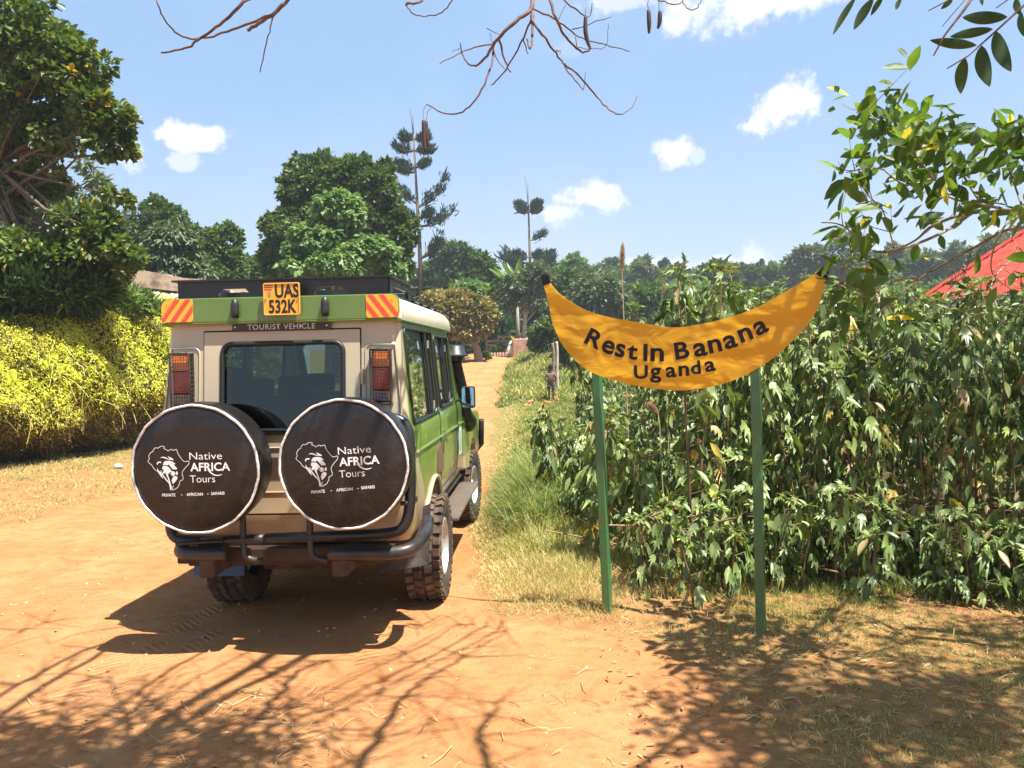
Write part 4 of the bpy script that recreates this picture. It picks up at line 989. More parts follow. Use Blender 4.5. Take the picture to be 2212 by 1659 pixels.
def spare(cx,cz,cy,rot,tilt):
    r0=empty('spare_wheel',(cx,cy,cz),(tilt,rot,0)); r0.parent=car
    RR=.395
    prof=[(0,-.018),(.25,-.014),(.35,-.006),(RR-.012,.006),(RR,.02),(RR+.006,.06),(RR+.004,.15),(RR-.004,.24),(RR-.03,.262),(RR-.10,.27),(0,.27)]
    mb=MB(); mb.lathe(prof,lambda x,z,h:(x,h,z),72,closedprof=False); cv=mb.build('wheel_cover',vinyl,r0,auto=40)
    mb=MB(); pts=[]
    for k in range(96):
        A=2*math.pi*k/96; rr=RR-.008+.0016*math.sin(k*5.3)+.001*math.sin(k*2.1); pts.append((rr*math.cos(A),.003,rr*math.sin(A)))
    mb.tube(pts,.0085,6,closed=True); mb.build('piping',pmat('white_piping',(.80,.77,.72),(.55,.50,.45),scale=14,rough=.55,bump=.6,bscale=60),cv,smooth=True)
    K_=.000322
    def fr(x,y): # zoom pixels -> cover plane
        a=(x-1136)*K_; b=-(y-656)*K_; rr=math.hypot(a,b); h=float(np.interp(rr,[0,.25,.35,.39],[-.018,-.014,-.006,.006])); return (a,h-.0022,b)
    mb=MB()
    # outline as flat ribbon
    pts=spline([Vector((x,y,0)) for x,y in AFR2[::-1][:0]+AFR[:-2]],1)
    for ring in (AFR[:-2]+[], AFR2):
        P2=[Vector((x,y,0)) for x,y in ring]; sm=spline(P2,3)
        for i in range(len(sm)-1):
            d=(sm[i+1]-sm[i]); 
            if d.length<1e-3: continue
            d.normalize(); nn_=Vector((-d.y,d.x,0))*5.0; a_=sm[i]-d*2; b_=sm[i+1]+d*2
            mb.add([fr(*(a_+nn_).xy),fr(*(b_+nn_).xy),fr(*(b_-nn_).xy),fr(*(a_-nn_).xy)],[(0,1,2,3)])
    mb.build('africa_outline',M_white,cv,fix=False); mb=MB()
    for pl_ in LION:
        mb.add([fr(x,y) for x,y in pl_],[tuple(range(len(pl_)))])
    em=mb.build('lion_head',M_white,cv,fix=False); b_=bmesh.new(); b_.from_mesh(em.data); bmesh.ops.triangulate(b_,faces=b_.faces,ngon_method='BEAUTY'); b_.to_mesh(em.data); b_.free(); mb=MB()
    # swash under AFRICA
    sw=[(1400,660),(1460,730),(1520,765),(1580,775),(1635,768),(1680,745)]; sw2=[(1420,640),(1470,700),(1530,745),(1590,757),(1640,750),(1680,742)]
    mb.add([fr(*q_) for q_ in sw+sw2[::-1]],[(i,i+1,10-i,11-i) for i in range(5)])
    em=mb.build('swash',M_white,cv,fix=False)
    b_=bmesh.new(); b_.from_mesh(em.data); bmesh.ops.triangulate(b_,faces=b_.faces,ngon_method='BEAUTY'); b_.to_mesh(em.data); b_.free()
    def put(s,px,py,hpx,bold,xs_,rotd=0,sp=1.):
        V,F=text2d(s,1.,bold=bold,xs=1.,align='LEFT',sp=sp); V=np.array(V); V[:,0]-=V[:,0].min(); w=V[:,0].max()
        kx=xs_/w; ky=hpx/.73; a=R(rotd)
        mb=MB(); mb.add([fr(px+x*kx*math.cos(a)+y*ky*math.sin(a)*0, py-y*ky-x*kx*math.sin(a)) for x,y in V],F); mb.build('lettering',M_white,cv,fix=False)
    put('Native',1070,462,145,-.006,615,0)
    put('AFRICA',1078,675,158,.022,750,0)
    put('Tours',1062,892,145,-.006,475,0)
    put('PRIVATE',512,1150,58,.02,255,.5); put('-',875,1140,60,.02,28); put('AFRICAN',980,1142,58,.02,312,.5); put('-',1372,1130,60,.02,28); put('SAFARIS',1448,1132,58,.02,255,1)
    # flap / tail of cover, bracket
    mb=MB(); mb.lathe([(.02,.27),(.11,.27),(.11,.36),(.02,.36)],lambda x,z,h:(x,h,z),16); mb.build('mount_hub',M_blk,r0)
    return r0
spare(-.402,1.192,-.46,R(0.0),R(1.5)); spare(.502,1.208,-.46,R(-3.0),R(-.5))
# carriers, bumpers
mb=MB(); mb.tube(spline([(-.62,.25,.655),(-.66,.05,.65),(-.635,-.18,.64),(-.54,-.27,.635),(-.30,-.28,.635)],6),.042,12)
mb.build('rear_bumper',M_blk,car,smooth=True); mb=MB()
mb.tube(spline([(.90,.22,.73),(.91,-.02,.68),(.85,-.22,.64),(.70,-.27,.625),(.35,-.28,.625)],6),.042,12)
mb.build('rear_bumper',M_blk,car,smooth=True)
mb=MB(); mb.box((.02,-.04,.575),(1.45,.10,.10)); mb.box((0,.1,.54),(1.3,.3,.08)); mb.build('bumper_beam',pmat('bumper_paint',(.018,.011,.009),(.045,.022,.015),scale=6,rough=.6),car,bevel=.01)
mb=MB()
mb.tube(spline([(-.66,-.12,.98),(-.69,-.18,.84),(-.67,-.20,.74),(-.58,-.20,.705),(-.36,-.20,.70),(-.08,-.20,.71)],5),.035,10)
mb.tube(spline([(-.08,-.20,.71),(.34,-.20,.72),(.70,-.20,.735),(.81,-.20,.78),(.85,-.19,.93),(.855,-.18,1.2),(.845,-.17,1.38),(.78,-.16,1.45),(.62,-.15,1.47)],5),.035,10)
mb.tube([(-.42,-.10,1.385),(.66,-.10,1.385)],.017,8)
for x in (-.215,.215):
    mb.tube(spline([(x,-.2,1.0),(x,-.21,.71),(x+.02,-.22,.60),(x+.12,-.22,.57)],4),.022,8)
mb.build('wheel_carrier',M_blk,car,smooth=True)
mb=MB()
for z in (.93,1.25): mb.box((.85,-.14,z),(.06,.14,.035)); mb.tube([(.85,-.205,z-.04),(.85,-.205,z+.05)],.02,8); mb.tube([(.80,-.24,z),(.845,-.24,z)],.015,8)
mb.box((-.40,-.24,.72),(.14,.05,.03)); mb.box((-.52,-.24,.66),(.06,.03,.12)); mb.tube([(-.62,-.28,.70),(-.33,-.28,.715)],.012,8)
mb.build('carrier_latch',M_blk,car,bevel=.004)
# underbody
mb=MB(); mb.box((0,1.9,.66),(1.3,3.6,.12)); 
for s in (-1,1): mb.box((s*.42,1.9,.56),(.09,4.4,.14)); mb.box((s*.5,RW,.42),(.07,1.3,.03))
mb.tube([(-.7,RW,.42),(.7,RW,.42)],.055,10); mb.lathe([(0,-.17),(.12,-.12),(.17,0),(.12,.12),(0,.17)],lambda x,y,h:(-.1+x,RW+h,.42+y),16,closedprof=False)
mb.box((.15,.45,.52),(.75,.55,.2)); mb.tube([(.45,-.02,.52),(.45,.5,.5)],.03,8); mb.tube([(-.6,.15,.3),(-.55,.4,.6)],.02,6)
mb.tube([(-.7,FW,.42),(.7,FW,.42)],.05,8)
mb.build('chassis',M_under,car,bevel=.0)
# wheels
M_tyre=pmat('tyre_rubber',(.030,.026,.024),(.10,.065,.045),scale=5,rough=.85,lo=.4,hi=.7); M_tread=pmat('dusty_tread',(.05,.040,.032),(.15,.095,.06),scale=6,rough=.95)
M_rim=pmat('silver_rim',(.50,.49,.47),(.34,.29,.23),scale=5,rough=.45,metal=.5,lo=.5,hi=.8)
def wheel():
    r0=empty('wheel')
    prof=[(.215,-.11),(.25,-.125),(.33,-.135),(.372,-.125),(.385,-.10),(.388,0),(.385,.10),(.372,.125),(.33,.135),(.25,.125),(.215,.11)]
    mb=MB(); mb.lathe(prof,lambda y,z,h:(h,y,z),56); ty=mb.build('tyre',M_tyre,r0,auto=40)
    mb=MB(); nb=30
    for k in range(nb):
        for row,(cx,w,ph) in enumerate(((-.106,.052,0),(-.038,.055,.5),(.038,.055,0),(.106,.052,.5))):
            A=2*math.pi*(k+ph)/nb; rr=.389
            rot=Matrix.Rotation(A,3,'X')@Matrix.Rotation(R(18 if row%2 else -18),3,'Z')
            # local: y radial
            c_=Matrix.Rotation(A,3,'X')@Vector((cx,rr,0)); mb.box(c_,(w,.026,.052),rot=rot)
    for k in range(nb):
        for sx in (-1,1):
            A=2*math.pi*(k+.25)/nb; c_=Matrix.Rotation(A,3,'X')@Vector((sx*.131,.366,0)); mb.box(c_,(.012,.04,.04),rot=Matrix.Rotation(A,3,'X'))
    mb.build('tread_blocks',M_tread,ty,bevel=0)
    mb=MB(); mb.lathe([(.222,-.10),(.222,.118),(.205,.122),(.195,.09),(.19,.03),(.12,.055),(.07,.075),(.06,.10),(.0,.102),(0,-.02),(.19,-.03)],lambda y,z,h:(h,y,z),40,closedprof=False)
    for k in range(6):
        A=2*math.pi*k/6; mb.box((.062,.10*math.cos(A),.10*math.sin(A)),(.03,.02,.02))
    rm=mb.build('rim',M_rim,r0,auto=40)
    return r0
w0=wheel(); w0.parent=car
for i,(x,y,fl) in enumerate(((.785,RW,0),(-.70,RW,1),(.745,FW,0),(-.72,FW,1))):
    o=w0 if i==0 else copy_tree(w0,car); o.location=(x,y,.405-y*math.tan(R(1.0))+Hf(CARX+x,CARY+y)*1.0); o.rotation_euler=(0 if not fl else .3,0,math.pi if fl else (R(-5) if i==2 else 0))
# flaps
M_flap=pmat('mud_flap',(.025,.025,.027),(.07,.055,.045),scale=5,rough=.7); M_bflap=pmat('blue_flap',(.05,.10,.22),(.07,.12,.22),scale=5,rough=.6)
mb=MB(); mb.add([(.55,.46,.66),(.88,.48,.80),(.87,.40,.38),(.53,.34,.34),(.55,.47,.66),(.88,.49,.80),(.87,.41,.38),(.53,.35,.34)],[(0,1,2,3),(7,6,5,4),(0,4,5,1),(1,5,6,2),(2,6,7,3),(3,7,4,0)]); mb.build('mud_flap',M_flap,car)
mb=MB(); mb.box((-.62,.40,.45),(.36,.012,.26),rot=Matrix.Rotation(R(-12),3,'X')); mb.build('mud_flap',M_bflap,car)
mb=MB(); mb.box((-.76,.30,.57),(.10,.3,.04),rot=Matrix.Rotation(R(15),3,'X')); mb.build('exhaust_shield',M_under,car)
# fender flare right/left
for s in (-1,1):
    for yc in (RW,):
        mb=MB(); pts=[(s*(wz(.42+.49*math.sin(A))+.005),yc+.49*math.cos(A),.42+.49*math.sin(A)) for A in [R(28+124*k/14) for k in range(15)]]; mb.tube(pts,.018,6); mb.build('arch_lip',M_beige,car,smooth=True)
# side windows and trim
for s in (-1,1):
    for i,(y0,y1,z0,z1) in enumerate(WIN):
        q=rrect(y0,y1,z0,z1,.05,5)
        mb=MB(); mb.add([(s*(wz(z)-.012),y,z) for y,z in q],[tuple(range(len(q)))]); wn=mb.build('side_window',M_sglass,car,fix=False)
        mb=MB(); mb.tube([(s*(wz(z)+.004),y,z) for y,z in q],.012,8,closed=True); mb.build('window_frame',M_rub,wn,smooth=True)
        ym=y0+(y1-y0)*(.72 if i==0 else .6)
        mb=MB(); mb.tube([(s*(wz(z0)+.002),ym,z0),(s*(wz(z1)+.002),ym,z1)],.014,6)
        for zq in (z0+.08,z1-.1): mb.box((s*(wz(zq)+.026),ym,zq),(.012,.015,.06),mi=1)
        mb.build('window_bar',[M_rub,pmat('chrome',(.7,.7,.7),rough=.15,metal=1)],wn)
    # door seams, waist crease, handles
    mb=MB()
    for y in (1.42,2.62): mb.tube([(s*(wz(z)+.0015),y,z) for z in np.linspace(.75,2.06,14)],.004,4,cap=False)
    mb.tube([(s*(wz(.745)+.001),1.42,.745),(s*(wz(.745)+.001),2.62,.745)],.004,4); mb.build('door_seam',M_rub,car)
    mb=MB(); mb.tube([(s*(.842),.12,1.20),(s*.844,4.7,1.14)],.011,6); mb.build('waist_crease',M_body,car)
    mb=MB(); mb.box((s*.86,1.56,1.13),(.03,.14,.025)); mb.box((s*.86,1.52,1.20),(.025,.03,.04)); mb.build('door_handle',pmat('chrome_handle',(.6,.6,.6),rough=.2,metal=1),car,bevel=.005)
    mb=MB(); mb.prism(rrect(1.20,1.55,1.02-.12,1.22-.10,.05,4),lambda y,z,d:(s*(wz(z)+.003)+ (d if s>0 else -d),y,z),.004); 
    if s>0: mb.build('fuel_recess',pmat('recess_brown',(.17,.10,.06),rough=.7),car)
    mb=MB(); mb.prism(rrect(2.78,2.98,.86,1.16,.008,2),lambda y,z,d:(s*(wz(z)+.002)+ (d if s>0 else -d),y,z),.002)
    st=mb.build('door_sticker',pmat('sticker',(.75,.80,.80),rough=.4),car)
    mb=MB(); mb.box((s*(wz(1.)+.0055),2.85,1.0),(.001,.03,.2)); mb.build('sticker_print',pmat('sticker_blue',(.08,.22,.35),rough=.4),st)
# step board
M_step=pmat('tread_plate',(.16,.14,.12),(.24,.17,.11),scale=8,rough=.5,metal=.6)
for s in (-1,1):
    sb=MB(); sb.box((s*.875,2.35,.50),(.20,1.9,.035)); so_=sb.build('side_step',M_step,car,bevel=.012)
    mb=MB()
    for i in range(44):
        for j in range(5): mb.box((s*(.805+.035*j),1.46+.041*i,.5205),(.012,.012,.006))
    mb.build('step_studs',pmat('stud',(.5,.45,.4),rough=.4,metal=.7),so_)
    mb=MB(); 
    for y in (1.6,3.1): mb.tube([(s*.6,y,.58),(s*.85,y,.49)],.02,6)
    mb.tube([(s*.79,1.45,.60),(s*.79,3.25,.60)],.02,6)
    mb.build('step_bracket',M_blk,so_)
# snorkel
mb=MB(); mb.tube(spline([(.86,3.55,1.08),(.90,3.4,1.15),(.87,3.22,1.25),(.85,3.05,1.50),(.82,2.92,1.72),(.815,2.86,1.80)],6),[.065,.055],12)
pts=spline([(.87,3.22,1.25),(.85,3.05,1.50),(.82,2.92,1.72)],8)
for p_ in pts: mb.box(p_+Vector((.0,-.045,0)),(.05,.035,.018))
sn=mb.build('snorkel',M_plas,car,smooth=False)
mb=MB(); mb.lathe([(0,-.02),(.055,-.02),(.055,.02),(.098,.02),(.100,.035),(.082,.05),(.066,.115),(.05,.13),(0,.135)],lambda x,y,h:(.815+x*1.3,2.83+y*1.3,1.81+h*1.05),28,closedprof=False)
mb.build('snorkel_head',M_plas,sn,auto=40)
# mirror
for s in (-1,1):
    mb=MB(); mb.prism(rrect(-.068,.068,-.105,.105,.022,4),lambda x,z,d:(s*.955+x,2.60+d,1.44+z),.05); mi=mb.build('wing_mirror',M_plas,car,bevel=.008)
    mb=MB(); q=rrect(-.058,.058,-.095,.095,.018,4); mb.add([(s*.955+x,2.588-x*.10+z*.08,1.44+z) for x,z in q],[tuple(range(len(q)))])
    mb.build('mirror_glass',pmat('mirror_glass',(.62,.85,.9),rough=.01,metal=1),mi,fix=False)
    mb=MB(); mb.tube([(s*.82,2.75,1.40),(s*.92,2.66,1.42)],.014,6); mb.build('mirror_arm',M_plas,mi)
# interior
for (x,y) in ((-.42,.75),(.42,.75),(-.42,1.65),(.42,1.65),(-.4,2.4),(.4,2.4)):
    mb=MB(); mb.box((x,y,1.22),(.46,.12,.62),rot=Matrix.Rotation(R(-8),3,'X')); mb.box((x,y+.25,.98),(.46,.45,.14)); mb.box((x,y-.06,1.62),(.26,.09,.17)); mb.build('seat',M_seat,car,bevel=.03)
mb=MB()
for x in np.arange(-.39,-.19,.028): mb.box((x,.16,1.90),(.004,.004,.10))
for z in np.arange(1.86,1.95,.026): mb.box((-.29,.16,z),(.2,.004,.004))
for x in np.arange(.30,.40,.025): mb.box((x,.16,1.78),(.004,.004,.20))
for z in np.arange(1.69,1.88,.026): mb.box((.35,.16,z),(.1,.004,.004))
mb.build('cargo_net',M_rub,car)
# ================= BANANA SIGN =================
def ban(zx,zy): return ((1300+.3843*zx)*.864,(620+.3843*zy)*.864)   # zoom px -> display px
SY=5.62
b0=G(1314,1322); b1=G(1645,1368)
pl0=Vector((b0.x,b0.y,0)); 
sgn_root=empty('banana_sign',((b0.x+b1.x)/2,(b0.y+b1.y)/2,Hf((b0.x+b1.x)/2,(b0.y+b1.y)/2)),label='yellow banana-shaped sign board with black tips and writing on two green posts',cat='sign')
sb=Vector(sgn_root.location)
ax=(b1-b0); ax.z=0; ax.normalize(); nrm=Vector((ax.y,-ax.x,0))
if nrm.y>0: nrm=-nrm
def onsign(u,v,off=0.):
    d=ray(u,v); o=Vector((0,0,CAMH)); t=((b0-o).dot(nrm)+.05)/d.dot(nrm); p=o+d*t
    q=p-sb; return (q.dot(ax),q.z)
def S3(x,z,d=0.): return ax*x+nrm*d+Vector((0,0,z))+ (nrm*0)
n0=((b0-sb).dot(nrm))+.05
def fr(x,z,d): 
    return ax*x+Vector((0,0,z))+nrm*(n0-d)
TOP=[(145,185),(160,176),(182,180),(197,225),(250,290),(330,350),(430,405),(560,445),(700,472),(850,497),(1000,517),(1150,500),(1350,455),(1550,382),(1750,270),(1930,165),(1970,130),(2002,103)]
BOT=[(2005,160),(1995,210),(1970,290),(1935,400),(1870,500),(1780,600),(1650,715),(1500,810),(1350,875),(1200,910),(1050,927),(900,918),(750,895),(600,855),(480,815),(400,765),(330,700),(260,600),(215,490),(195,400),(180,330),(155,240)]
def smooth2(L): return [tuple(p.xy) for p in spline([Vector((a,b,0)) for a,b in L],4)]
out=smooth2(TOP)+smooth2(BOT)
poly=[onsign(*ban(a,b)) for a,b in out]
def yellow():
    m=bpy.data.materials.new('sign_yellow'); m.use_nodes=True; t=m.node_tree; p=principled(m)
    tcn=N(t,'ShaderNodeTexCoord'); mp=N(t,'ShaderNodeMapping'); mp.inputs['Scale'].default_value=(2.3,2.3,3.4); mp.inputs['Rotation'].default_value=(0,.2,0); t.links.new(tcn.outputs['Object'],mp.inputs[0])
    n=N(t,'ShaderNodeTexNoise'); n.inputs['Scale'].default_value=1.0; n.inputs['Detail'].default_value=2.2; n.inputs['Roughness'].default_value=.5; n.inputs['Distortion'].default_value=.35; t.links.new(mp.outputs[0],n.inputs['Vector'])
    n2=N(t,'ShaderNodeTexNoise'); n2.inputs['Scale'].default_value=3.0; n2.inputs['Detail'].default_value=2; n2.inputs['Distortion'].default_value=.5; t.links.new(mp.outputs[0],n2.inputs['Vector'])
    h=mth(t,'ADD',n.outputs['Fac'],mth(t,'MULTIPLY',n2.outputs['Fac'],.16))
    b=N(t,'ShaderNodeBump'); b.inputs['Strength'].default_value=.75; b.inputs['Distance'].default_value=.085; t.links.new(h,b.inputs['Height']); t.links.new(b.outputs[0],p.inputs['Normal'])
    t.links.new(mixc(t,rng_(t,n.outputs['Fac'],.35,.65),(.66,.325,.004),(.74,.385,.006)),p.inputs['Base Color'])
    p.inputs['Roughness'].default_value=.4; p.inputs['Coat Weight'].default_value=.12; p.inputs['Specular IOR Level'].default_value=.35; p.inputs['Coat Roughness'].default_value=.2
    t.links.new(b.outputs[0],p.inputs['Coat Normal'])
    return m
M_sy=yellow()
mb=MB(); mb.prism(poly,fr,-.006); bd=mb.build('board',M_sy,sgn_root)
bm=bmesh.new(); bm.from_mesh(bd.data); bmesh.ops.triangulate(bm,faces=[f for f in bm.faces if len(f.verts)>4]); bm.to_mesh(bd.data); bm.free()
M_tip=pmat('tip_black',(.006,.005,.007),(.014,.010,.014),scale=10,rough=.6,bump=.3,spec=.25)
for tp_ in ([(139,190),(148,174),(170,170),(190,183),(200,228),(155,246)],[(1925,168),(1970,128),(2006,98),(2011,160),(1998,216)]):
    q=[onsign(*ban(a,b)) for a,b in tp_]; mb=MB(); mb.prism(q,lambda x,z,d:fr(x,z,-.0075+d),.009); mb.build('painted_tip',M_tip,bd)
LET=[('R',457,634,-27),('e',565,682,-17),('s',648,705,-10),('t',730,722,-6),('I',818,732,-1),('n',895,733,0),('B',1058,718,9),('a',1180,700,9),('n',1278,675,12),('a',1380,648,16),('n',1483,600,22),('a',1585,553,27)]
LET2=[('U',790,848,1),('g',885,843,2),('a',985,838,2),('n',1070,830,4),('d',1150,818,6),('a',1243,800,10)]
Klet=.3843*.864
def letters(L,cap,name):
    for ch,zx,zy,a in L:
        V,F=text2d(ch,1.,bold=.024,xs=(1.06 if ch in 'es' else 1.18),align='CENTER'); kk=cap/.73*(1.0 if ch in 'RIBUdt' else 1.13); A=R(a)
        mb=MB(); vv=[]
        for x,y in V:
            X=x*kk; Y_=y*kk; dx=X*math.cos(A)-Y_*math.sin(A); dy=X*math.sin(A)+Y_*math.cos(A)
            q=onsign(*ban(zx+dx,zy-dy)); vv.append(fr(q[0],q[1],-.0075))
        mb.add(vv,F); mb.build(name,M_tip,bd,fix=False)
letters(LET,112,'lettering'); letters(LET2,88,'lettering')
M_gpost=pmat('green_post',(.035,.17,.05),(.06,.13,.05),scale=14,rough=.4,coat=.25,dust=(.22,.16,.08,.5),dustz=(.0,.25),bump=.15)
for bb,ut,vt in ((b0,1287,800),(b1,1630,780)):
    d=ray(ut,vt); o=Vector((0,0,CAMH)); t_=((b0-o).dot(nrm)-.0)/d.dot(nrm); tp_=o+d*t_-sb
    bt=bb-sb; bt.z=Hf(bb.x,bb.y)-sb.z-.1
    tp_=tp_-nrm*.02
    mb=MB(); w=.029; dz=tp_-bt; V=[]
    for c in (bt,bt+dz): V+=[c+ax*w+nrm*w,c-ax*w+nrm*w,c-ax*w-nrm*w,c+ax*w-nrm*w]
    mb.add(V,[(0,1,2,3),(4,5,6,7),(0,1,5,4),(1,2,6,5),(2,3,7,6),(3,0,4,7)]); mb.build('post',M_gpost,sgn_root,bevel=.005)
mb=MB(); q=onsign(*ban(1005,510)); c=fr(q[0],q[1],.02); mb.box(c,(.05,.03,.04)); mb.build('bracket',M_tip,sgn_root)

# ================= CHILD =================
def child():
    f=P(1191,884,28); x=f.x; y=28.; g=Hf(x,y); Hh=1.24
    root=empty('person',(x,y,g),(0,0,R(-14)),label='child in a brown shirt and dark green shorts standing with back turned by the track',cat='person')
    skin=pmat('dark_skin',(.07,.035,.02),(.09,.045,.028),rough=.5); shirt=pmat('brown_shirt',(.20,.12,.09),(.15,.09,.07),scale=12,rough=.85,bump=.4); sh=pmat('green_shorts',(.03,.055,.04),(.045,.07,.05),scale=10,rough=.85)
    def skinned(name,verts,edges,rad,mat,sub=2,parent=root):
        me=bpy.data.meshes.new(name); me.from_pydata(verts,edges,[]); o=bpy.data.objects.new(name,me); C.objects.link(o)
        o.modifiers.new('s','SKIN'); 
        if not me.skin_vertices: me.attributes
        for i,r in enumerate(rad):
            me.skin_vertices[0].data[i].radius=(r,r*.8) if not isinstance(r,tuple) else r
        me.skin_vertices[0].data[0].use_root=True
        m=o.modifiers.new('u','SUBSURF'); m.levels=sub; m.render_levels=sub
        dg=bpy.context.evaluated_depsgraph_get(); nm=bpy.data.meshes.new_from_object(o.evaluated_get(dg)); o.modifiers.clear(); o.data=nm; nm.materials.clear(); nm.materials.append(mat)
        for p in nm.polygons: p.use_smooth=True
        o.parent=parent; return o
    V=[(0,0,.62),(0,.0,.78),(0,0,.93),(0,0,1.0),(0,.01,1.07),(0,.015,1.15),
       (.065,0,.58),(.075,.0,.33),(.075,.01,.06),(.08,.10,.02),(-.065,0,.58),(-.07,0.03,.33),(-.075,.0,.06),(-.08,.09,.02),
       (.13,0,.92),(.19,-.03,.74),(.12,.10,.66),(.06,.15,.68),(-.13,0,.92),(-.19,-.03,.74),(-.13,.09,.64),(-.07,.15,.66)]
    Ed=[(0,1),(1,2),(2,3),(3,4),(4,5),(0,6),(6,7),(7,8),(8,9),(0,10),(10,11),(11,12),(12,13),(2,14),(14,15),(15,16),(16,17),(2,18),(18,19),(19,20),(20,21)]
    r=[.10,.095,.10,.042,.078,.07,.065,.048,.034,.03,.065,.048,.034,.03,.045,.033,.026,.022,.045,.033,.026,.022]
    o=skinned('body',V,Ed,r,skin)
    # shirt shell
    skinned('shirt',[(0,0,.64),(0,0,.80),(0,0,.92),(.135,0,.92),(.185,-.02,.78),(-.135,0,.92),(-.185,-.02,.78)],[(0,1),(1,2),(2,3),(3,4),(2,5),(5,6)],[(.135,.11),(.125,.10),(.115,.09),.058,.05,.058,.05],shirt,parent=o)
    skinned('shorts',[(0,0,.62),(.07,0,.52),(.08,0,.36),(-.07,0,.52),(-.075,.01,.36)],[(0,1),(1,2),(0,3),(3,4)],[(.118,.105),.082,.075,.082,.075],sh,parent=o)
    hb=MB(); hb.lathe([(0,.11),(.05,.095),(.078,.05),(.084,0),(.07,-.035),(.04,-.05)],lambda a,b,h:(a*.98,.008+b,1.135+h),18,closedprof=False); hb.build('hair',pmat('black_hair',(.012,.010,.010),rough=.95,bump=1,bscale=120),o,smooth=True)
child()
# stump of dead tree behind the child
a=gp(1197,29.6); root=empty('dead_trunk',a,label='split pale dead tree trunk standing just behind the child',cat='tree trunk')
mb=MB(); k=sc1(29.6); hgt=(P(1197,738,29.6)-a).z
mb.tube(spline([(-.02,0,-.2),(-.04,0,hgt*.4),(.0,0,hgt*.75),(-.05,0,hgt*.97)],4),[.085,.05],8); mb.build('bark_side',M_bark,root,smooth=True)
mb=MB(); mb.tube(spline([(.10,-.02,-.2),(.10,-.02,hgt*.4),(.12,-.02,hgt*.8),(.10,-.02,hgt)],4),[.065,.04],8); mb.build('bleached_side',pmat('bleached_wood',(.55,.47,.38),(.40,.32,.25),scale=6,rough=.9),root,smooth=True)
def mound():
    mb=MB()
    for i in range(46):
        u=random.gauss(0,1); a=G(1165+u*24,858+random.gauss(0,8)); s=random.uniform(.06,.2)
        rot=Euler((random.random()*3,random.random()*3,random.random()*3)).to_matrix(); mb.box(a+Vector((0,0,s*.2)),(s,s*.8,s*.5),rot=rot)
    o=mb.build('rubble',pmat('red_clay',(.50,.17,.08),(.6,.28,.15),scale=6,rough=.95),bevel=.02); tag(o,'scattered clods of dug red clay on the grass left of the child','rubble',kind='stuff')
mound()
T_LOBE2=(T_LOBE[0]*np.array([.82,1.1,1.2]),T_LOBE[1])
# ================= THICKET OF WILD SUNFLOWER =================
M_stem=pmat('green_stem',(.12,.10,.04),(.20,.13,.06),scale=5,rough=.8)
def plant_proto(k,h,nl,full=.35,ls=.145):
    rg=np.random.default_rng(100+k)
    mb=MB(); stems=[]; 
    for s in range(2 if full<.5 else 3):
        A=rg.uniform(0,6.28); lean=rg.uniform(.05,.22)*h; dx,dy=math.cos(A)*lean,math.sin(A)*lean; hh=h*rg.uniform(.8,1.05)
        st=spline([(dx*.1,dy*.1,-.05),(dx*.35,dy*.35,hh*.4),(dx*.8+rg.normal()*.03,dy*.8,hh*.75),(dx,dy,hh)],5); stems.append(st)
        mb.tube(st,[.012,.005],5,cap=False)
    pos=[];d=[];n=[];sz=[];ti=[]
    for i in range(nl):
        st=stems[i%len(stems)]; f=full+(1-full)*rg.uniform(0,1)**.85; j=f*(len(st)-1); a=st[int(j)].lerp(st[min(int(j)+1,len(st)-1)],j%1)
        A=i*2.4+rg.normal()*.4; pl_=rg.uniform(.06,.17)*(1.15-.5*f); o=Vector((math.cos(A),math.sin(A),0)); e=a+o*pl_+Vector((0,0,rg.uniform(-.02,.06)))
        if rg.uniform()<.5: mb.tube([a,e],.003,3,cap=False)
        young=f>.9
        dr=rg.uniform(.4,3.2) if not young else rg.uniform(-1.2,.6)
        pos.append(e); d.append((o.x+rg.normal()*.3,o.y+rg.normal()*.3,-dr)); n.append((o.x*.9+rg.normal()*.4,o.y*.9+rg.normal()*.4,.7+rg.normal()*.3))
        sz.append(ls*rg.uniform(.6,1.2)*(0.6 if young else 1)); 
        tt=rg.beta(2,2)*.86+ (.06 if young else 0)
        if f<full+.25 and rg.uniform()<.30: tt=rg.uniform(.9,1.0)
        elif rg.uniform()<.05: tt=rg.uniform(.9,.99)
        ti.append(min(tt,1))
    for st in stems:   # top rosette
        for j in range(8):
            A=j*.8+rg.normal()*.2; pos.append(st[-1]); d.append((math.cos(A),math.sin(A),.7*rg.uniform(-.6,1.4))); n.append((0.2*rg.normal(),.2*rg.normal(),1)); sz.append(ls*.62*rg.uniform(.6,1.1)); ti.append(rg.uniform(.45,.86))
    pos=np.array([tuple(p) for p in pos]); d=np.array(d); n=np.array(n); sz=np.array(sz); ti=np.array(ti); q=rg.uniform(size=len(pos))<.55
    v,f,t=join_np([scatter(T_LOBE2,pos[q],d[q],n[q],sz[q]*1.1,.68,ti[q]),scatter(T_LANC,pos[~q],d[~q],n[~q],sz[~q]*1.05,.36,ti[~q])])
    r=empty('sunflower_plant'); np_mesh('foliage',v,f,L_tith,r,t); mb.build('stem',M_stem,r,fix=False)
    return r
LBL='wilting wild sunflower plant with lobed drooping leaves, in the thicket right of the track'
GRP='wild sunflower plants of the thicket'
protos=[plant_proto(k,h,nl,fu) for k,(h,nl,fu) in enumerate([(2.35,170,.08),(2.3,175,.12),(2.5,170,.16),(2.1,170,.05),(2.2,165,.10)])]
low=[plant_proto(20+k,h,nl,.08,ls=.16) for k,(h,nl) in enumerate([(.95,70),(1.1,76),(.8,64)])]
tiny=[plant_proto(30+k,h,nl,.05,ls=.13) for k,(h,nl) in enumerate([(.5,24),(.65,28)])]
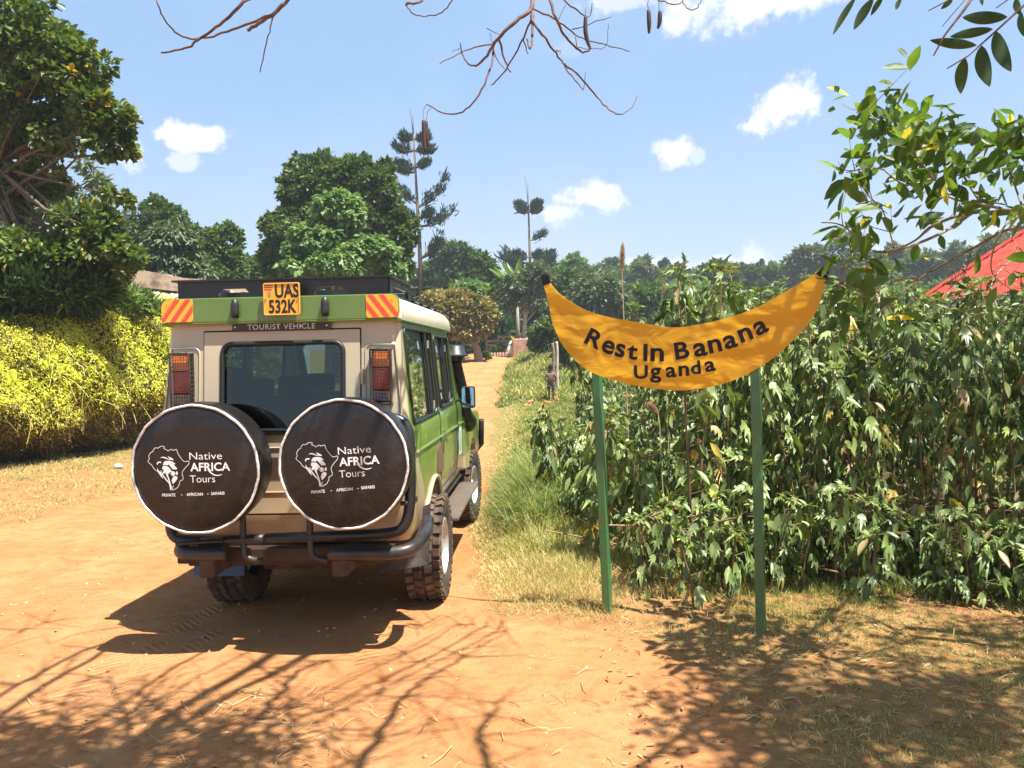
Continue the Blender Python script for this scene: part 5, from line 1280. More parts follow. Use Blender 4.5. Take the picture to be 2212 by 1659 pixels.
used=set(); count=0
def place(pool,x,y,s,label=LBL,grp=GRP,name=None):
    global count
    p=random.choice(pool)
    if id(p) in used: o=copy_tree(p)
    else: o=p; used.add(id(p))
    o.location=(x,y,Hf(x,y)); o.rotation_euler=(random.uniform(-.05,.05),random.uniform(-.05,.05),random.uniform(0,6.28)); o.scale=(s,s,s*random.uniform(.94,1.06)); count+=1
    tag(o,label,'plant',grp)
def xleft(y): return float(np.interp(y,[5.5,6,7,9,12,15,18,24,27,40],[1.5,.98,.72,.42,.38,1.1,1.5,2.1,2.4,4]))
def yfront(x): return float(np.interp(x,[.7,1.2,2.0,3.0,4,6],[6.35,6.45,6.55,6.35,6.1,5.9]))
pts=[]
def try_add(x,y,dmin):
    for a,b,_ in pts:
        if (a-x)**2+(b-y)**2<dmin*dmin: return False
    pts.append((x,y,dmin)); return True
for _ in range(9000):
    y=random.uniform(5.8,19) if random.random()<.75 else random.uniform(19,30); x=random.uniform(.2,.55+y*.68)
    if x<xleft(y) or y<yfront(x): continue
    dm=.34 if y<8.2 else (.52 if y<11 else (.85 if y<18 else 1.3))
    if len(pts)<250: try_add(x,y,dm)
    else: break
pts=[p for p in pts]
for x,y,dm in pts:
    e=x-xleft(y); px=512+FPX*x/y; g_=Hf(x,y)
    def topy(h): return 369-.021*(px-548)-(g_+h-CAMH)*FPX/y
    lim=418 if px<530 else (407 if px<574 else (385 if px<592 else 0))
    if lim:
        hmax=None
        for h_ in (1.1,.9,.7,.5,.35):
            if topy(h_)>lim: hmax=h_; break
        if hmax is None: continue
        place(low if hmax>.6 else tiny,x,y,hmax/1.1 if hmax>.6 else hmax/.65*.95); continue
    
    if e<.9+ .05*y and y>6.6 or (y<6.9 and e<.5): place(low if e<.6 or y<9 else low+protos[:1],x,y,random.uniform(.85,1.15))
    else:
        s_=random.uniform(.9,1.06)*(1 if y<14 else 1.15)
        if px>740:
            ty=random.uniform(290,304); hm=(369-.021*(px-548)-ty)*y/FPX+CAMH-g_; s_=min(s_,max(hm,.8)/2.42)
        place(protos,x,y,s_)
LB2='small low seedling with lobed leaves at the foot of the thicket'
for _ in range(60):
    x=random.uniform(.70,3.8); y=yfront(x)-abs(random.gauss(0,.35))-.02
    place(tiny,x,y,random.uniform(.7,1.1),LB2,'seedlings at the foot of the thicket')
for i in protos+low+tiny:
    if id(i) not in used:
        i.location=(6,12,Hf(6,12)); tag(i,LBL,'plant',GRP)
print('plants',count,len(pts))
# broken dead stems under the thicket
mb=MB()
for _ in range(170):
    x=random.uniform(.7,4.2); y=yfront(x)+random.uniform(-.15,.9); z=Hf(x,y)+random.uniform(0,.35); L=random.uniform(.2,.8); A=random.uniform(0,6.28); t=random.uniform(-.1,.6)
    d=Vector((math.cos(A),math.sin(A),t))*L; mb.tube([Vector((x,y,z)),Vector((x,y,z))+d*.5+Vector((0,0,random.uniform(-.04,.04))),Vector((x,y,z))+d],random.uniform(.003,.008),4,cap=False)
o=mb.build('dead_stems',pmat('dead_stem',(.22,.11,.06),(.36,.22,.12),scale=4,rough=.9),fix=False); tag(o,'tangle of brown broken stems lying under the thicket','dead stems',kind='stuff')
# plumes
def plume(u0,v0,u1,v1,vb,Y,label,wid=1.):
    top=P(u0,v0,Y); mid=P(u1,v1,Y); bx=mid.x+.05; base=Vector((bx,Y,Hf(bx,Y))); root=empty('plume_grass',base,label=label,cat='grass stalk',group='tall brown grass plumes')
    mb=MB(); st=[Vector((0,0,0)),(mid-base)*.6,mid-base,top-base]; mb.tube(spline(st,3),[.007,.003],5); mb.build('stalk',pmat('straw',(.45,.36,.18),rough=.8),root,fix=False)
    a=np.array(mid-base); b=np.array(top-base); m=900; f=RNG.uniform(0,1,m); pos=a+(b-a)*f[:,None]+RNG.normal(size=(m,3))*.006
    d=np.tile(unit(b-a),(m,1))*1.4+unit(RNG.normal(size=(m,3)))
    v,ff,t=scatter(T_TRI,pos,d,RNG.normal(size=(m,3)),.038*wid*np.sin(f*math.pi*.9+.25),.10,RNG.uniform(0,1,m)); np_mesh('seed_head',v,ff,L_plume,root,t)
L_plume=leafmat('plume',[(0,(.36,.20,.13)),(1,(.56,.40,.28))],rough=.8,trans=.3)
plume(1345,522,1344,590,0,8.5,'tall reddish brown grass plume standing alone against the sky',1.5)
plume(1437,610,1432,665,0,8.5,'brown grass plume left of the pair above the middle of the sign'); plume(1468,608,1467,665,0,8.6,'brown grass plume right of the pair above the middle of the sign')
plume(1402,872,1422,892,0,7.4,'fluffy pinkish drooping grass plume below the sign board',1.6)
# ================= GRASS (stuff) =================
def grassmask(x,y): return roadw(x,y)
def grass(n,xr,yr,hf,dens,tintf,w=.012,lean=.55,name='grass',label=None,templ=T_BLADE):
    x=RNG.uniform(*xr,n); y=RNG.uniform(*yr,n)
    # clump
    k=n//9; cx=RNG.uniform(*xr,k); cy=RNG.uniform(*yr,k); idx=RNG.integers(0,k,n); sel=RNG.uniform(size=n)<.75
    x=np.where(sel,cx[idx]+RNG.normal(size=n)*.045,x); y=np.where(sel,cy[idx]+RNG.normal(size=n)*.045,y)
    keep=RNG.uniform(size=n)<dens(x,y); x=x[keep];y=y[keep]; m=len(x)
    z=H(x,y)-.005; h=hf(x,y)*RNG.uniform(.45,1.2,m); d=np.stack([RNG.normal(size=m)*lean,RNG.normal(size=m)*lean,np.ones(m)],-1)
    nn=RNG.normal(size=(m,3)); nn[:,2]*=.2; t=np.clip(tintf(x,y)+RNG.normal(size=m)*.14,0,1)
    v,f,tt=scatter(templ,np.stack([x,y,z],-1),d,nn,h,w/np.maximum(h,.01),t)
    return v,f,tt
def noise2(x,y,s=1.): return .5+.18*(np.sin(x*2.3*s+1.1*np.sin(y*1.7*s))+np.sin(y*2.9*s+1.3*np.sin(x*2.1*s))+ .6*np.sin((x+y)*5.1*s))
def XL(y): return np.interp(y,[5.5,6,7,9,12,15,18,24,27,40],[1.5,.98,.72,.42,.38,1.1,1.5,2.1,2.4,4])
def d1(x,y):
    r=roadw(x,y); xr=np.interp(y,RK,RX); base=np.clip(.5-r*1.4,0,1)*(x>xr-.4)
    fg=np.interp(y,[3,5.1,5.8,6.2],[.34,.40,.65,.75]); n=noise2(x,y,1.4); thin=np.clip((n-.30)/.3,.12,1)
    return base*fg*np.where(y<5.9,thin,1)*np.where((x>XL(y)+1.2)&(y>6.8),.25,1)
def h1(x,y):
    g=np.exp(-(((x-.30)/.45)**2+((y-9.8)/1.9)**2)); xr=np.interp(y,RK,RX); e=np.clip((x-xr)/.5,.25,1)
    return (np.interp(y,[3,5.2,6,8,12,20],[.03,.04,.085,.13,.17,.10])*e*(.7+.6*noise2(x,y,2))+.36*g)
def t1(x,y):
    e=x-np.interp(y,RK,RX); t=.93-.30*np.clip((x-1.0)/1.5,0,1)*(y<6.4)+.06*np.clip((8.5-y)/2,0,1)-.40*np.clip(e/.9,0,1)*np.interp(y,[5.2,6.5,8],[.2,.55,1.]); t=t-.25*np.clip((y-7)/3,0,1)*np.clip(e/.8,0,1)
    t=t+.25*np.clip((noise2(x,y,1.1)-.5)*2,-1,1)*.6+.35*np.clip((y-14)/10,0,1)*(1-np.clip(e/3,0,1))
    return t
parts=[grass(150000,(-.6,4.6),(3.0,7.0),h1,d1,t1,.0045),
       grass(110000,(-.6,2.6),(6.6,13),h1,d1,t1,.008),
       grass(60000,(-1,8),(13,30),lambda x,y:h1(x,y)*1.0,d1,t1,.02),
       grass(50000,(-1,14),(28,58),lambda x,y:np.full(x.shape,.30)*(.6+.8*noise2(x,y,.6)),lambda x,y:np.clip(.3-roadw(x,y)*1.5,0,1)*(x>-2),lambda x,y:.56+.35*(noise2(x,y,.5)-.5)-.04,.05)]
v,f,t=join_np(parts); g=np_mesh('grass',v,f,L_grass,None,t); tag(g,'dry yellow to green verge grass right of the track','grass',kind='stuff')
parts=[grass(60000,(-9.5,-4.6),(7.5,24),lambda x,y:np.full(x.shape,.07)*(.5+noise2(x,y,1.3)),lambda x,y:np.clip(.35-roadw(x,y)*1.2,0,1)*np.clip(.35+.8*(noise2(x,y,1.8)-.4),0.05,1)*(x<-4),lambda x,y:.86-.25*(noise2(x,y,1)-.3),.012)]
v,f,t=join_np(parts); g=np_mesh('grass',v,f,L_grass,None,t); tag(g,'short parched grass between the track and the yellow hedge','grass',kind='stuff')
# tall arching grass clump left of the sign
def reed():
    m=7000; x=RNG.normal(.30,.28,m); y=RNG.normal(10,1.4,m); ok=(x>-.1)&(x<1.1)&(y>8); x=x[ok];y=y[ok];m=len(x)
    d=np.stack([RNG.normal(-.15,.6,m),RNG.normal(-.1,.5,m),np.ones(m)],-1)
    v,f,t=scatter((T_BLADE[0]*np.array([1,1,1.8]),T_BLADE[1]),np.stack([x,y,H(x,y)],-1),d,d*np.array([-1,-1,0])+np.array([0,0,.9]),RNG.uniform(.25,.6,m),.026,np.clip(RNG.normal(.36,.2,m),0,1))
    g=np_mesh('reed_grass',v,f,L_grass,None,t); tag(g,'tall arching green grass along the left edge of the thicket','grass',kind='stuff')
reed()
# dead leaves, straw, pebbles
def litter():
    def area(n):
        a=RNG.uniform(size=n); x=np.where(a<.7,RNG.uniform(.4,4,n),RNG.uniform(-3.2,.6,n)); y=RNG.uniform(3.2,6.3,n)
        return x,y
    n=1500; x,y=area(n); keep=(RNG.uniform(size=n)<np.where(x<.5,.06,.75)); x=x[keep];y=y[keep];m=len(x)
    d=np.stack([RNG.normal(size=m),RNG.normal(size=m),RNG.normal(size=m)*.25],-1); nn=RNG.normal(size=(m,3))*.35+np.array([0,0,1.])
    L_dead=leafmat('dead_leaf',[(0,(.13,.06,.03)),(.5,(.30,.16,.08)),(1,(.50,.33,.18))],rough=.8,trans=.1)
    v,f,t=scatter(T_LANC,np.stack([x,y,H(x,y)+.012],-1),d,nn,RNG.uniform(.012,.055,m),.34,RNG.uniform(0,1,m))
    g=np_mesh('fallen_leaves',v,f,L_dead,None,t); tag(g,'scattered brown fallen leaves on the near ground','fallen leaves',kind='stuff')
    mb=MB()
    for _ in range(420):
        x=random.uniform(-3,4) if random.random()<.5 else random.gauss(-1.4,.5); y=random.uniform(3.2,6) if x>.3 else random.uniform(3.3,4.6); A=random.uniform(0,6.28); L=random.uniform(.04,.20); z=Hf(x,y)+.008
        p=Vector((x,y,z)); q=Vector((x+math.cos(A)*L,y+math.sin(A)*L,0)); q.z=Hf(q.x,q.y)+.01; md=(p+q)/2+Vector((random.gauss(0,.012),random.gauss(0,.012),.008)); mb.tube([p,md,q],random.uniform(.001,.0028),3,cap=False)
    o=mb.build('straw',pmat('straw_bits',(.55,.38,.18),(.25,.14,.07),scale=3,rough=.9),fix=False); tag(o,'bits of straw and thin twigs scattered on the dirt','straw',kind='stuff')
    mb=MB()
    for _ in range(650):
        y=random.uniform(3.2,9)if random.random()<.8 else random.uniform(9,20); x=random.uniform(-4.5,.8); s=random.uniform(.004,.016)*(1 if y<9 else 2); z=Hf(x,y)
        V=[Vector((random.gauss(0,1),random.gauss(0,1),random.gauss(0,.7))).normalized()*s for _ in range(8)]
        bmm=bmesh.new(); 
        for q in V: bmm.verts.new(q+Vector((x,y,z+s*.2)))
        r_=bmesh.ops.convex_hull(bmm,input=bmm.verts); bmm.verts.index_update(); vs=[tuple(v.co) for v in bmm.verts]; fs=[tuple(v.index for v in f.verts) for f in bmm.faces]; bmm.free(); mb.add(vs,fs)
    o=mb.build('pebbles',pmat('pebble',(.50,.24,.11),(.62,.36,.2),scale=2,rough=.9),fix=False); tag(o,'small earth crumbs and pebbles on the track','pebbles',kind='stuff')
litter()
def drystraw():
    n=8000; x=RNG.uniform(-.5,4.4,n); y=RNG.uniform(3.1,6.5,n); k=RNG.uniform(size=n)<np.where(roadw(x,y)>0,.05,np.clip(noise2(x,y,2.2)*1.3-.1,.1,1)); x=x[k];y=y[k];m=len(x)
    d=np.stack([RNG.normal(size=m),RNG.normal(size=m),RNG.uniform(-.02,.35,m)],-1); nn=RNG.normal(size=(m,3))*.4+np.array([0,0,1.])
    v,f,t=scatter(T_BLADE,np.stack([x,y,H(x,y)+.006],-1),d,nn,RNG.uniform(.02,.09,m),.07,np.clip(RNG.normal(.72,.2,m),0,1))
    g=np_mesh('dry_grass_litter',v,f,L_grass,None,t); tag(g,'flattened dry straw lying on the shaded ground below the sign','straw',kind='stuff')
drystraw()
# litter bag by hedge
b_=MB(); a=G(255,1012); 
b_.lathe([(0,0),(.10,.01),(.13,.06),(.07,.12),(0,.14)],lambda x,y,h:(x*1.4+.02*math.sin(y*40),y+.02*math.sin(x*50),h),14,closedprof=False); o=b_.build('plastic_bag',pmat('bag',(.55,.55,.58),rough=.3),smooth=True); o.scale=(.45,.45,.6); o.location=a; tag(o,'crumpled whitish plastic bag at the foot of the hedge','plastic bag')
# ================= OVERHEAD BARE TREE =================
def sdisp(zx,zy): return ((340+.66*zx)*.864,.66*zy*.864)
tb=Vector((-.6,-4.2,Hf(-.6,-4.2)))
ot=empty('overhead_tree',tb,label='bare dark branches with long seed pods hanging across the top of the sky',cat='tree')
def rel(p): return Vector(p)-tb
fork=Vector((-.4,-2.6,4.6)); mb=MB(); mb.tube(spline([rel(tb)-Vector((0,0,.2)),rel((-.7,-3.8,2.2)),rel(fork)],5),[.30,.24],12); mb.build('trunk',M_barkpale,ot,smooth=True)
def jitterpath(pts,n=5,amp=.006):
    s=spline(pts,n); return [p+Vector((random.gauss(0,amp),random.gauss(0,amp),random.gauss(0,amp))) for p in s]
TW=[([(420,0),(330,80),(265,130),(190,180),(95,198)],.013,.007,4.6),
 ([(600,-30),(540,40),(490,65),(400,100),(310,130),(220,148),(150,120),(100,60),(78,0),(70,-40)],.014,.004,4.7),
 ([(560,15),(480,80),(420,115)],.016,.014,4.65),([(518,60),(500,140),(468,275)],.006,.004,4.7),
 ([(1498,-60),(1498,30),(1440,80),(1370,150),(1330,210),(1280,250),(1240,215),(1228,160)],.020,.004,5.0),
 ([(1370,150),(1350,170),(1350,230),(1310,340),(1250,415),(1180,432),(1100,395)],.011,.005,5.0),
 ([(1350,168),(1280,180),(1220,205),(1150,240)],.007,.004,5.1),([(1228,185),(1195,195)],.003,.002,5.1),([(1375,150),(1395,220),(1418,275)],.010,.006,5.0),([(1352,180),(1375,235),(1405,272)],.004,.003,5.0),
 ([(1500,30),(1500,60),(1470,140),(1400,265),(1348,322)],.010,.005,5.1),([(1500,60),(1500,150),(1490,185),(1478,140)],.012,.005,4.9),([(1466,145),(1485,200)],.006,.004,5.0),
 ([(1498,40),(1510,90),(1560,160),(1610,230),(1660,300),(1693,338)],.012,.005,5.0),([(1615,235),(1680,290),(1740,360),(1790,415),(1835,432),(1880,405),(1902,360)],.009,.003,5.0),([(1580,195),(1605,192),(1608,205)],.005,.003,5.0),
 ([(1498,30),(1580,70),(1640,110),(1700,150),(1780,170),(1868,193)],.009,.004,5.1),([(1555,-40),(1590,70),(1630,140),(1680,190),(1710,195),(1722,180)],.013,.005,4.8),
 ([(1600,-20),(1660,30),(1715,65),(1730,10)],.009,.003,4.9),([(1650,112),(1800,65)],.005,.003,4.9),([(1328,108),(1380,132)],.004,.003,5.0),([(1668,135),(1675,180),(1745,185),(1780,170),(1790,90)],.004,.002,5.0),
 ([(1340,125),(1350,165)],.003,.002,5),([(1600,78),(1628,15)],.003,.002,5),([(1693,338),(1705,270)],.003,.002,5),
 ([(1025,12),(1065,10),(1090,-4),(1110,-40)],.011,.008,4.7),([(1022,20),(1050,50),(1100,62),(1160,45),(1200,-5),(1215,-40)],.005,.005,4.7),
 ([(1960,-20),(1980,0),(2040,15),(2070,5),(2080,-30)],.006,.004,4.8),([(2070,5),(2100,38),(2135,20),(2145,-30)],.005,.003,4.8),
 ([(1100,395),(1090,415),(1089,450)],.002,.002,5),([(1115,408),(1102,430),(1100,460)],.002,.002,5),
 ([(1703,60),(1702,30)],.003,.002,4.9),([(1940,35),(1942,-20)],.003,.002,4.8),([(1984,42),(1975,-10)],.003,.002,4.8)]
mb=MB()
for pl_,ra,rb,Y in TW:
    pts=[rel(P(*sdisp(a,b),Y+.15*math.sin(i*1.3+a*.01)*(1 if len(pl_)>3 else 0))) for i,(a,b) in enumerate(pl_)]
    mb.tube(jitterpath(pts,5,.0025),[ra*.72,rb*.7],7)
mb.build('hanging_twigs',M_twig,ot,smooth=True)
PODS=[([(1703,60),(1703,120),(1712,160),(1722,186)],4.9),([(1089,455),(1092,520),(1095,575)],5.0),([(1099,460),(1101,520),(1107,556)],5.02),([(1942,38),(1944,90),(1943,126)],4.8),([(1985,42),(1984,80),(1977,108)],4.8)]
M_pod=pmat('pod',(.035,.018,.018),(.07,.04,.035),scale=20,rough=.7)
for pl_,Y in PODS:
    mb=MB(); pts=spline([rel(P(*sdisp(a,b),Y)) for a,b in pl_],4); n=len(pts); mb.tube(pts,[.013*(.45+.55*math.sin(math.pi*min(1,(i+1)/n)**.8)) for i in range(n)],8); mb.build('seed_pod',M_pod,ot,smooth=True)
# limbs whose shadows fall on the foreground: ground points lifted along the sun
LIM=MB()
def lift(zx,zy,h):
    u,v=(zx*.633)*.864,(1300+zy*.633)*.864
    g=G(u,v); return rel(g+SUN*h)
SH=[([(870,1250),(880,980),(830,890),(720,790),(620,740),(560,690)],.055,.012,4.3),([(865,915),(1020,790),(1100,690),(1150,620),(1250,570),(1300,555)],.034,.010,4.3),
 ([(1380,1250),(1420,980),(1500,860),(1590,700),(1700,620),(1830,540)],.040,.012,4.4),([(1150,1250),(1150,980),(1138,820),(1140,700)],.022,.012,4.5),
 ([(1960,1250),(1930,980),(1895,850),(1930,770),(1970,720)],.030,.012,4.5),([(500,1250),(512,980),(505,790),(560,720),(640,640)],.030,.012,4.4),
 ([(505,790),(430,640),(370,620)],.014,.006,4.4),([(1020,790),(930,770),(860,800)],.014,.006,4.4),([(1590,700),(1500,690),(1520,640)],.012,.005,4.4),
 ([(1150,620),(1060,600),(1010,570)],.013,.006,4.4),([(1500,860),(1380,830),(1330,870)],.013,.006,4.4),([(1500,870),(1700,800)],.012,.006,4.4),([(1280,760),(1180,740),(1100,750)],.012,.005,4.4),
 ([(830,890),(800,760),(810,700)],.014,.006,4.4),([(620,740),(480,760),(330,740),(180,720)],.016,.006,4.4),([(180,1250),(200,980),(170,860),(120,800),(60,770)],.03,.01,4.4),([(170,860),(240,760),(260,700)],.012,.005,4.4),
 ([(1340,900),(1300,990),(1380,960)],.010,.006,4.3),([(0,640),(80,650),(160,610)],.012,.006,4.6),([(0,430),(100,430),(180,405)],.012,.006,4.7),([(220,540),(280,560)],.008,.004,4.6),([(1100,430),(1020,580)],.01,.005,4.5),
 ([(1830,540),(1900,500),(2000,440)],.012,.006,4.4),([(1750,600),(1650,560),(1600,520)],.01,.005,4.4)]
ends=[]
for pl_,ra,rb,h in SH:
    pts=[lift(a,b,h+.15*math.sin(i*2.1)) for i,(a,b) in enumerate(pl_)]
    ra*=.78; rb*=.7; LIM.tube(jitterpath(pts,6,.012),[ra,rb],8); ends+=pts[1:]
    if pl_[0][1]>=1200:
        s=rel(fork); LIM.tube(jitterpath([s,s.lerp(pts[0],.5)+Vector((0,0,.25)),pts[0]],5,.01),[ra*1.6,ra],8)
LIM.build('limbs',M_bark,ot,smooth=True)
tw=MB(); fp=[]
for e in ends:
    for _ in range(5):
        A=random.uniform(0,6.28); L=random.uniform(.12,.45); q=e+Vector((math.cos(A)*L,math.sin(A)*L,random.uniform(-.15,.2))); tw.tube([e,(e+q)/2+Vector((0,0,.03)),q],[.006,.003],4,cap=False); fp.append(q)
        if random.random()<.5:
            q2_=q+Vector((random.gauss(0,.12),random.gauss(0,.12),random.gauss(0,.05))); tw.tube([q,q2_],.003,4,cap=False); fp.append(q2_)
# connect hanging sky twigs back to limbs
for (a,b,Y,r_) in ((1498,-60,5.0,.022),(420,0,4.6,.013),(600,-30,4.7,.015),(1555,-40,4.8,.013),(1600,-20,4.9,.010),(1110,-40,4.7,.010),(1215,-40,4.7,.006),(2080,-30,4.8,.007),(2145,-30,4.8,.006),(1942,-20,4.8,.004),(1960,-20,4.8,.006),(70,-40,4.7,.004)):
    p0=P(*sdisp(a,b),Y); p1=p0+Vector((random.gauss(0,.05),-.5,.62)); p2=Vector((p0.x*.5-.3,1.9,5.3)); 
    tw.tube(jitterpath([rel(p0),rel(p1),rel(p1.lerp(p2,.5)+Vector((0,0,.25))),rel(p2),rel(fork)],5,.008),[r_,r_*2.2],7)
tw.build('twigs',M_twig,ot,smooth=True)
# foliage patches of the same tree : shade at lower left and lower right
def foliage(region,n,h,seed,sub=26,sig=.16):
    rg=np.random.default_rng(seed); k=sub; cs=[]
    for _ in range(k):
        u=rg.uniform(region[0],region[1]); v=rg.uniform(region[2],region[3]); g=G(u,v); c=g+SUN*(h+rg.uniform(-.4,.6)); cs.append(np.array(rel(c)))
    cs=np.array(cs); idx=rg.integers(0,k,n); pos=cs[idx]+rg.normal(size=(n,3))*np.array([sig,sig,.08]); d=rg.normal(size=(n,3))*np.array([1,1,.5]); nn=rg.normal(size=(n,3))*.5+np.array([0,0,1.])
    return scatter(T_LANC,pos,d,nn,rg.uniform(.06,.12,n),.32,rg.uniform(0,.85,n)),cs
allp=[];
for reg,n,h,s,sub,sig in (((-80,560,1570,1720),1900,4.5,1,30,.15),((1480,2300,1450,1720),3400,4.8,2,44,.16),((1880,2500,1340,1560),2000,4.8,3,26,.17),((1650,2000,1480,1640),900,4.8,6,14,.15),((1700,2300,1000,1300),1400,5.6,4,26,.2),((1560,1750,1400,1450),120,4.8,5,5,.12)):
    (v,f,t),cs=foliage(reg,n,h,s,sub,sig); allp.append((v,f,t))
    br=MB(); hub=Vector(cs.mean(0)); s0=rel(fork)
    br.tube([s0,s0.lerp(hub,.33)+Vector((.2,0,.6)),s0.lerp(hub,.66)+Vector((-.2,.15,.45)),hub],[.045,.018],6)
    for c in cs: br.tube([hub,hub.lerp(Vector(c),.5)+Vector((0,0,.08)),Vector(c)],[.018,.006],5,cap=False)
    br.build('leafy_bough',M_bark,ot,smooth=True)
v,f,t=join_np(allp); np_mesh('foliage',v,f,L_bush,ot,t)
# ================= NEAR PINNATE LEAVES TOP RIGHT =================
def zr(x,y): return ((1900+.482*x)*.864,.482*y*.864)
def near_frond():
    Y=2.6; c=P(2230,-60,Y); root=empty('leaf_frond',c,label='large dark leaflets on a drooping stalk hanging into the top right corner',cat='branch'); b=Vector(c)
    def q(x,y,dy=0): return P(*zr(x,y),Y+dy)-b
    mb=MB(); mb.tube([q(1420,-20),q(1345,50),q(1220,165),q(1080,290),q(972,355)],[.0045,.002],6); mb.tube([q(1120,-40),q(1060,50),q(960,180),q(900,290)],[.006,.002],6)
    mb.tube([q(1100,-60),q(980,0),q(875,55)],[.003,.0015],5); mb.tube([q(1090,-30),q(1010,60),q(945,138)],[.002,.001],4); mb.tube([q(1340,-40),q(1225,42)],[.002,.0015],4)
    mb.tube([q(1420,-20),q(1500,-120),(.5,-.6,.8),(.8,-1.6,1.2)],[.006,.012],6); mb.tube([q(1120,-40),q(1200,-160),(.4,-.6,.8)],[.006,.01],6); mb.tube([q(620,-30),q(900,-120),q(1500,-120)],[.004,.006],6)
    mb.build('leaf_stalk',M_twig,root,smooth=True)
    LF=[((1285,88),(1050,90),64),((1210,150),(985,190),48),((1125,235),(880,208),52),((1225,160),(1303,372),84),((1150,235),(1192,450),84),((1065,300),(1042,488),68),
        ((500,-20),(378,182),34),((590,-10),(486,155),50),((640,-20),(575,82),30),((735,-10),(704,50),26),((1355,60),(1369,190),40),((1000,0),(938,48),26),((1160,0),(1148,22),30),((1330,-10),(1350,80),40)]
    n=len(LF); mbb=MB()
    for i,(a,e,w) in enumerate(LF):
        A=q(*a); B=q(*e,dy=.02*((i%3)-1)); d=B-A; L=d.length; s=d.normalized().cross(Vector((0,1,.25))).normalized(); nn=s.cross(d.normalized()); W_=w*.482*.864*sc1(Y)
        rows=12; V=[];F=[]
        for k in range(rows+1):
            f=k/rows; ww=W_/2*(math.sin(math.pi*min(1,f**.85))**.75 if 0<f<1 else 0.02); cpt=A+d*f+nn*(.06*L*math.sin(f*3.1))
            V+=[cpt-s*ww+nn*ww*.25,cpt,cpt+s*ww+nn*ww*.25]
            if k: j=3*k; F+=[(j-3,j-2,j+1,j),(j-2,j-1,j+2,j+1)]
        mbb=MB(); mbb.add(V,F); o=mbb.build('leaflet',L_near,root,smooth=True,fix=False)
        at=o.data.attributes.new('tint','FLOAT','POINT'); at.data.foreach_set('value',np.full(len(V),.3+.3*(i%3)/3,dtype=np.float32))
L_near=leafmat('leaf_near',[(0,(.02,.045,.012)),(1,(.055,.095,.02))],rough=.5,trans=.35,tr=(1.3,1.4,.4),vary=.35)
near_frond()
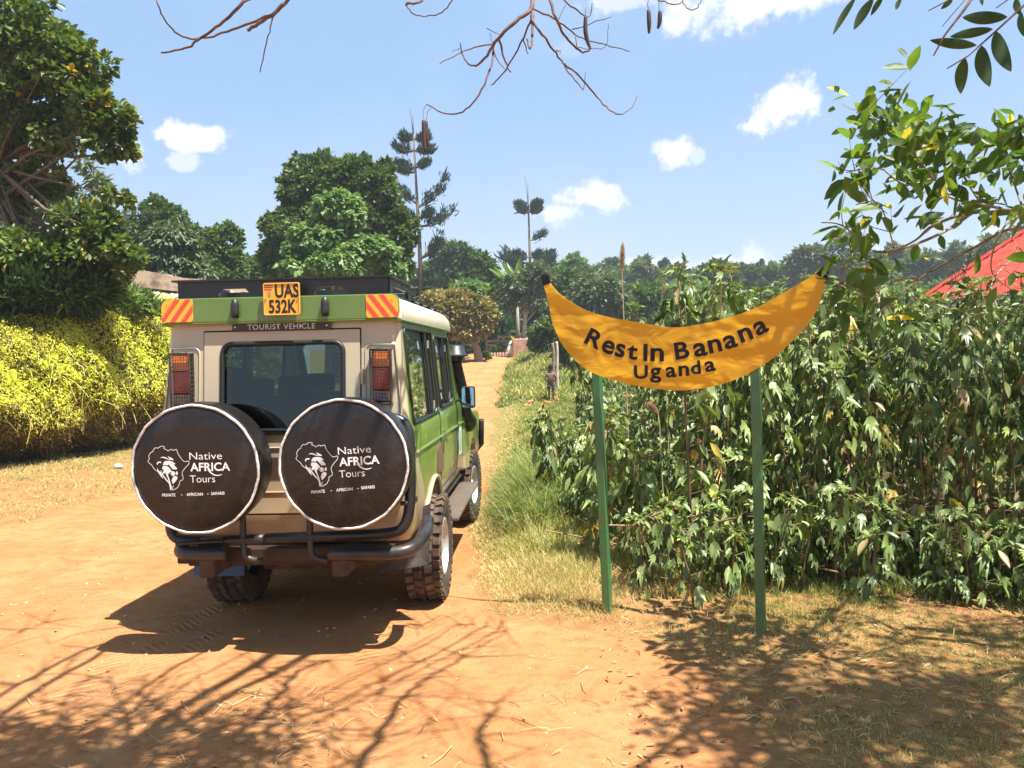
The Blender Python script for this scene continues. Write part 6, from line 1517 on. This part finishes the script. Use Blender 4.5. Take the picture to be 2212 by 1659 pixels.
# ================= RIGHT FOREGROUND BUSH =================
def rbush():
    Y=4.6; base=Vector((4.9,4.4,Hf(4.9,4.4))); root=empty('leafy_branch_bush',base,label='near leafy bush reaching in from the right edge with a few yellow leaves',cat='bush')
    def q(x,y,dy=0.): return P(*zr(x,y),Y+dy)-base
    mb=MB()
    hub=q(1750,1080,.1); mb.tube([Vector((0,0,-.1)),hub*.5+Vector((.2,0,0)),hub],[.05,.035],8); hub2=q(1750,1300); mb.tube([Vector((0,0,-.1)),hub2*.6,hub2],[.04,.025],8)
    BR=[([(1750,1080),(1369,1100),(1100,1105),(900,1170),(800,1250),(620,1340),(540,1400)],.016),([(1750,1080),(1369,1095),(1150,1060),(980,1020),(900,930),(760,960),(640,880)],.012),
        ([(1100,1105),(940,1210),(700,1300),(560,1290),(470,1200),(400,1160),(320,1155)],.012),([(1750,1300),(1369,1180),(1100,1290),(860,1420),(720,1450),(560,1540)],.013),([(900,930),(800,800),(720,700),(690,600),(720,560)],.009),
        ([(1150,1060),(1050,900),(1000,760),(980,680),(900,665)],.009),([(1369,1095),(1300,900),(1250,760),(1230,640)],.009),([(1750,1080),(1500,900),(1400,760),(1369,640)],.01),([(700,1300),(620,1060),(500,1060)],.006),
        ([(640,880),(570,870),(450,895)],.005),([(720,700),(600,620),(540,560)],.005),([(800,800),(830,740),(800,690)],.006),([(1750,1300),(1369,1330),(1230,1420),(1180,1560)],.01),([(1100,1290),(1060,1420),(980,1500)],.006),
        ([(860,1420),(640,1600),(560,1640)],.006),([(1369,1100),(1250,1200),(1200,1400),(1300,1500)],.008),([(560,1540),(420,1480),(380,1600)],.006),([(560,1290),(460,1350),(350,1560)],.005)]
    L=[];
    for i,(pl_,r) in enumerate(BR):
        pts=[q(a,b,.35*math.sin(j*1.7+i)) if j else q(a,b) for j,(a,b) in enumerate(pl_)]; s=spline(pts,7); mb.tube(s,[r*.75,.003],6,cap=False)
        for k in range(len(s)):
            f=k/len(s)
            if f>.10 or i in(7,): 
                for _ in range(4 if f>.45 else 3):
                    if random.random()<.42: L.append(s[k]+Vector((random.gauss(0,.05),random.gauss(0,.08),random.gauss(0,.05))))
        for _ in range(5):
            k=int(len(s)*random.uniform(.25,1))-1; o=s[k]; e=o+Vector((random.gauss(0,.11),random.gauss(0,.10),random.gauss(.03,.09))); mb.tube(spline([o,(o+e)/2+Vector((random.gauss(0,.015),random.gauss(0,.015),-.02)),e],3),[.003,.0012],4,cap=False)
            for _ in range(5): L.append(e+Vector((random.gauss(0,.04),random.gauss(0,.05),random.gauss(0,.04))))
    mb.build('branches',M_bark,root,smooth=True)
    L2=[]
    for p in L:
        w=p+base; lc=CR.transposed()@(w-Vector((0,0,CAMH))); u_=(512+FPX*lc.x/-lc.z)/K; v_=(384-FPX*lc.y/-lc.z)/K
        if u_<1800 or (u_>1930 and v_>470 and random.random()<.86) or (v_>400 and random.random()<.40) or (u_<1950 and random.random()<.3): continue
        L2.append(p)
    L=L2
    m=len(L); pos=np.array([tuple(p) for p in L]); d=RNG.normal(size=(m,3))*.75+np.array([-.35,0,-.45]); n=RNG.normal(size=(m,3))*.7+np.array([0,-.15,.9])
    t=np.clip(RNG.beta(2,2,m)*.9,0,1); t=np.where(RNG.uniform(size=m)<.03,1.,t)
    v,f,tt=scatter(T_LANC,pos,d,n,RNG.uniform(.06,.165,m),.46,t); np_mesh('foliage',v,f,L_bush,root,tt)
rbush()
# ================= HAZE =================
hm=bpy.data.materials.new('air'); hm.use_nodes=True; t=hm.node_tree; t.nodes.clear()
pv=N(t,'ShaderNodeVolumePrincipled'); pv.inputs['Color'].default_value=(.86,.93,1,1); pv.inputs['Density'].default_value=.0009; pv.inputs['Anisotropy'].default_value=.2
o_=N(t,'ShaderNodeOutputMaterial'); t.links.new(pv.outputs[0],o_.inputs['Volume'])
mb=MB(); mb.box((0,185,20),(520,430,48)); hz=mb.build('haze',hm); tag(hz,'thin pale haze in the air toward the far trees','haze',kind='stuff')
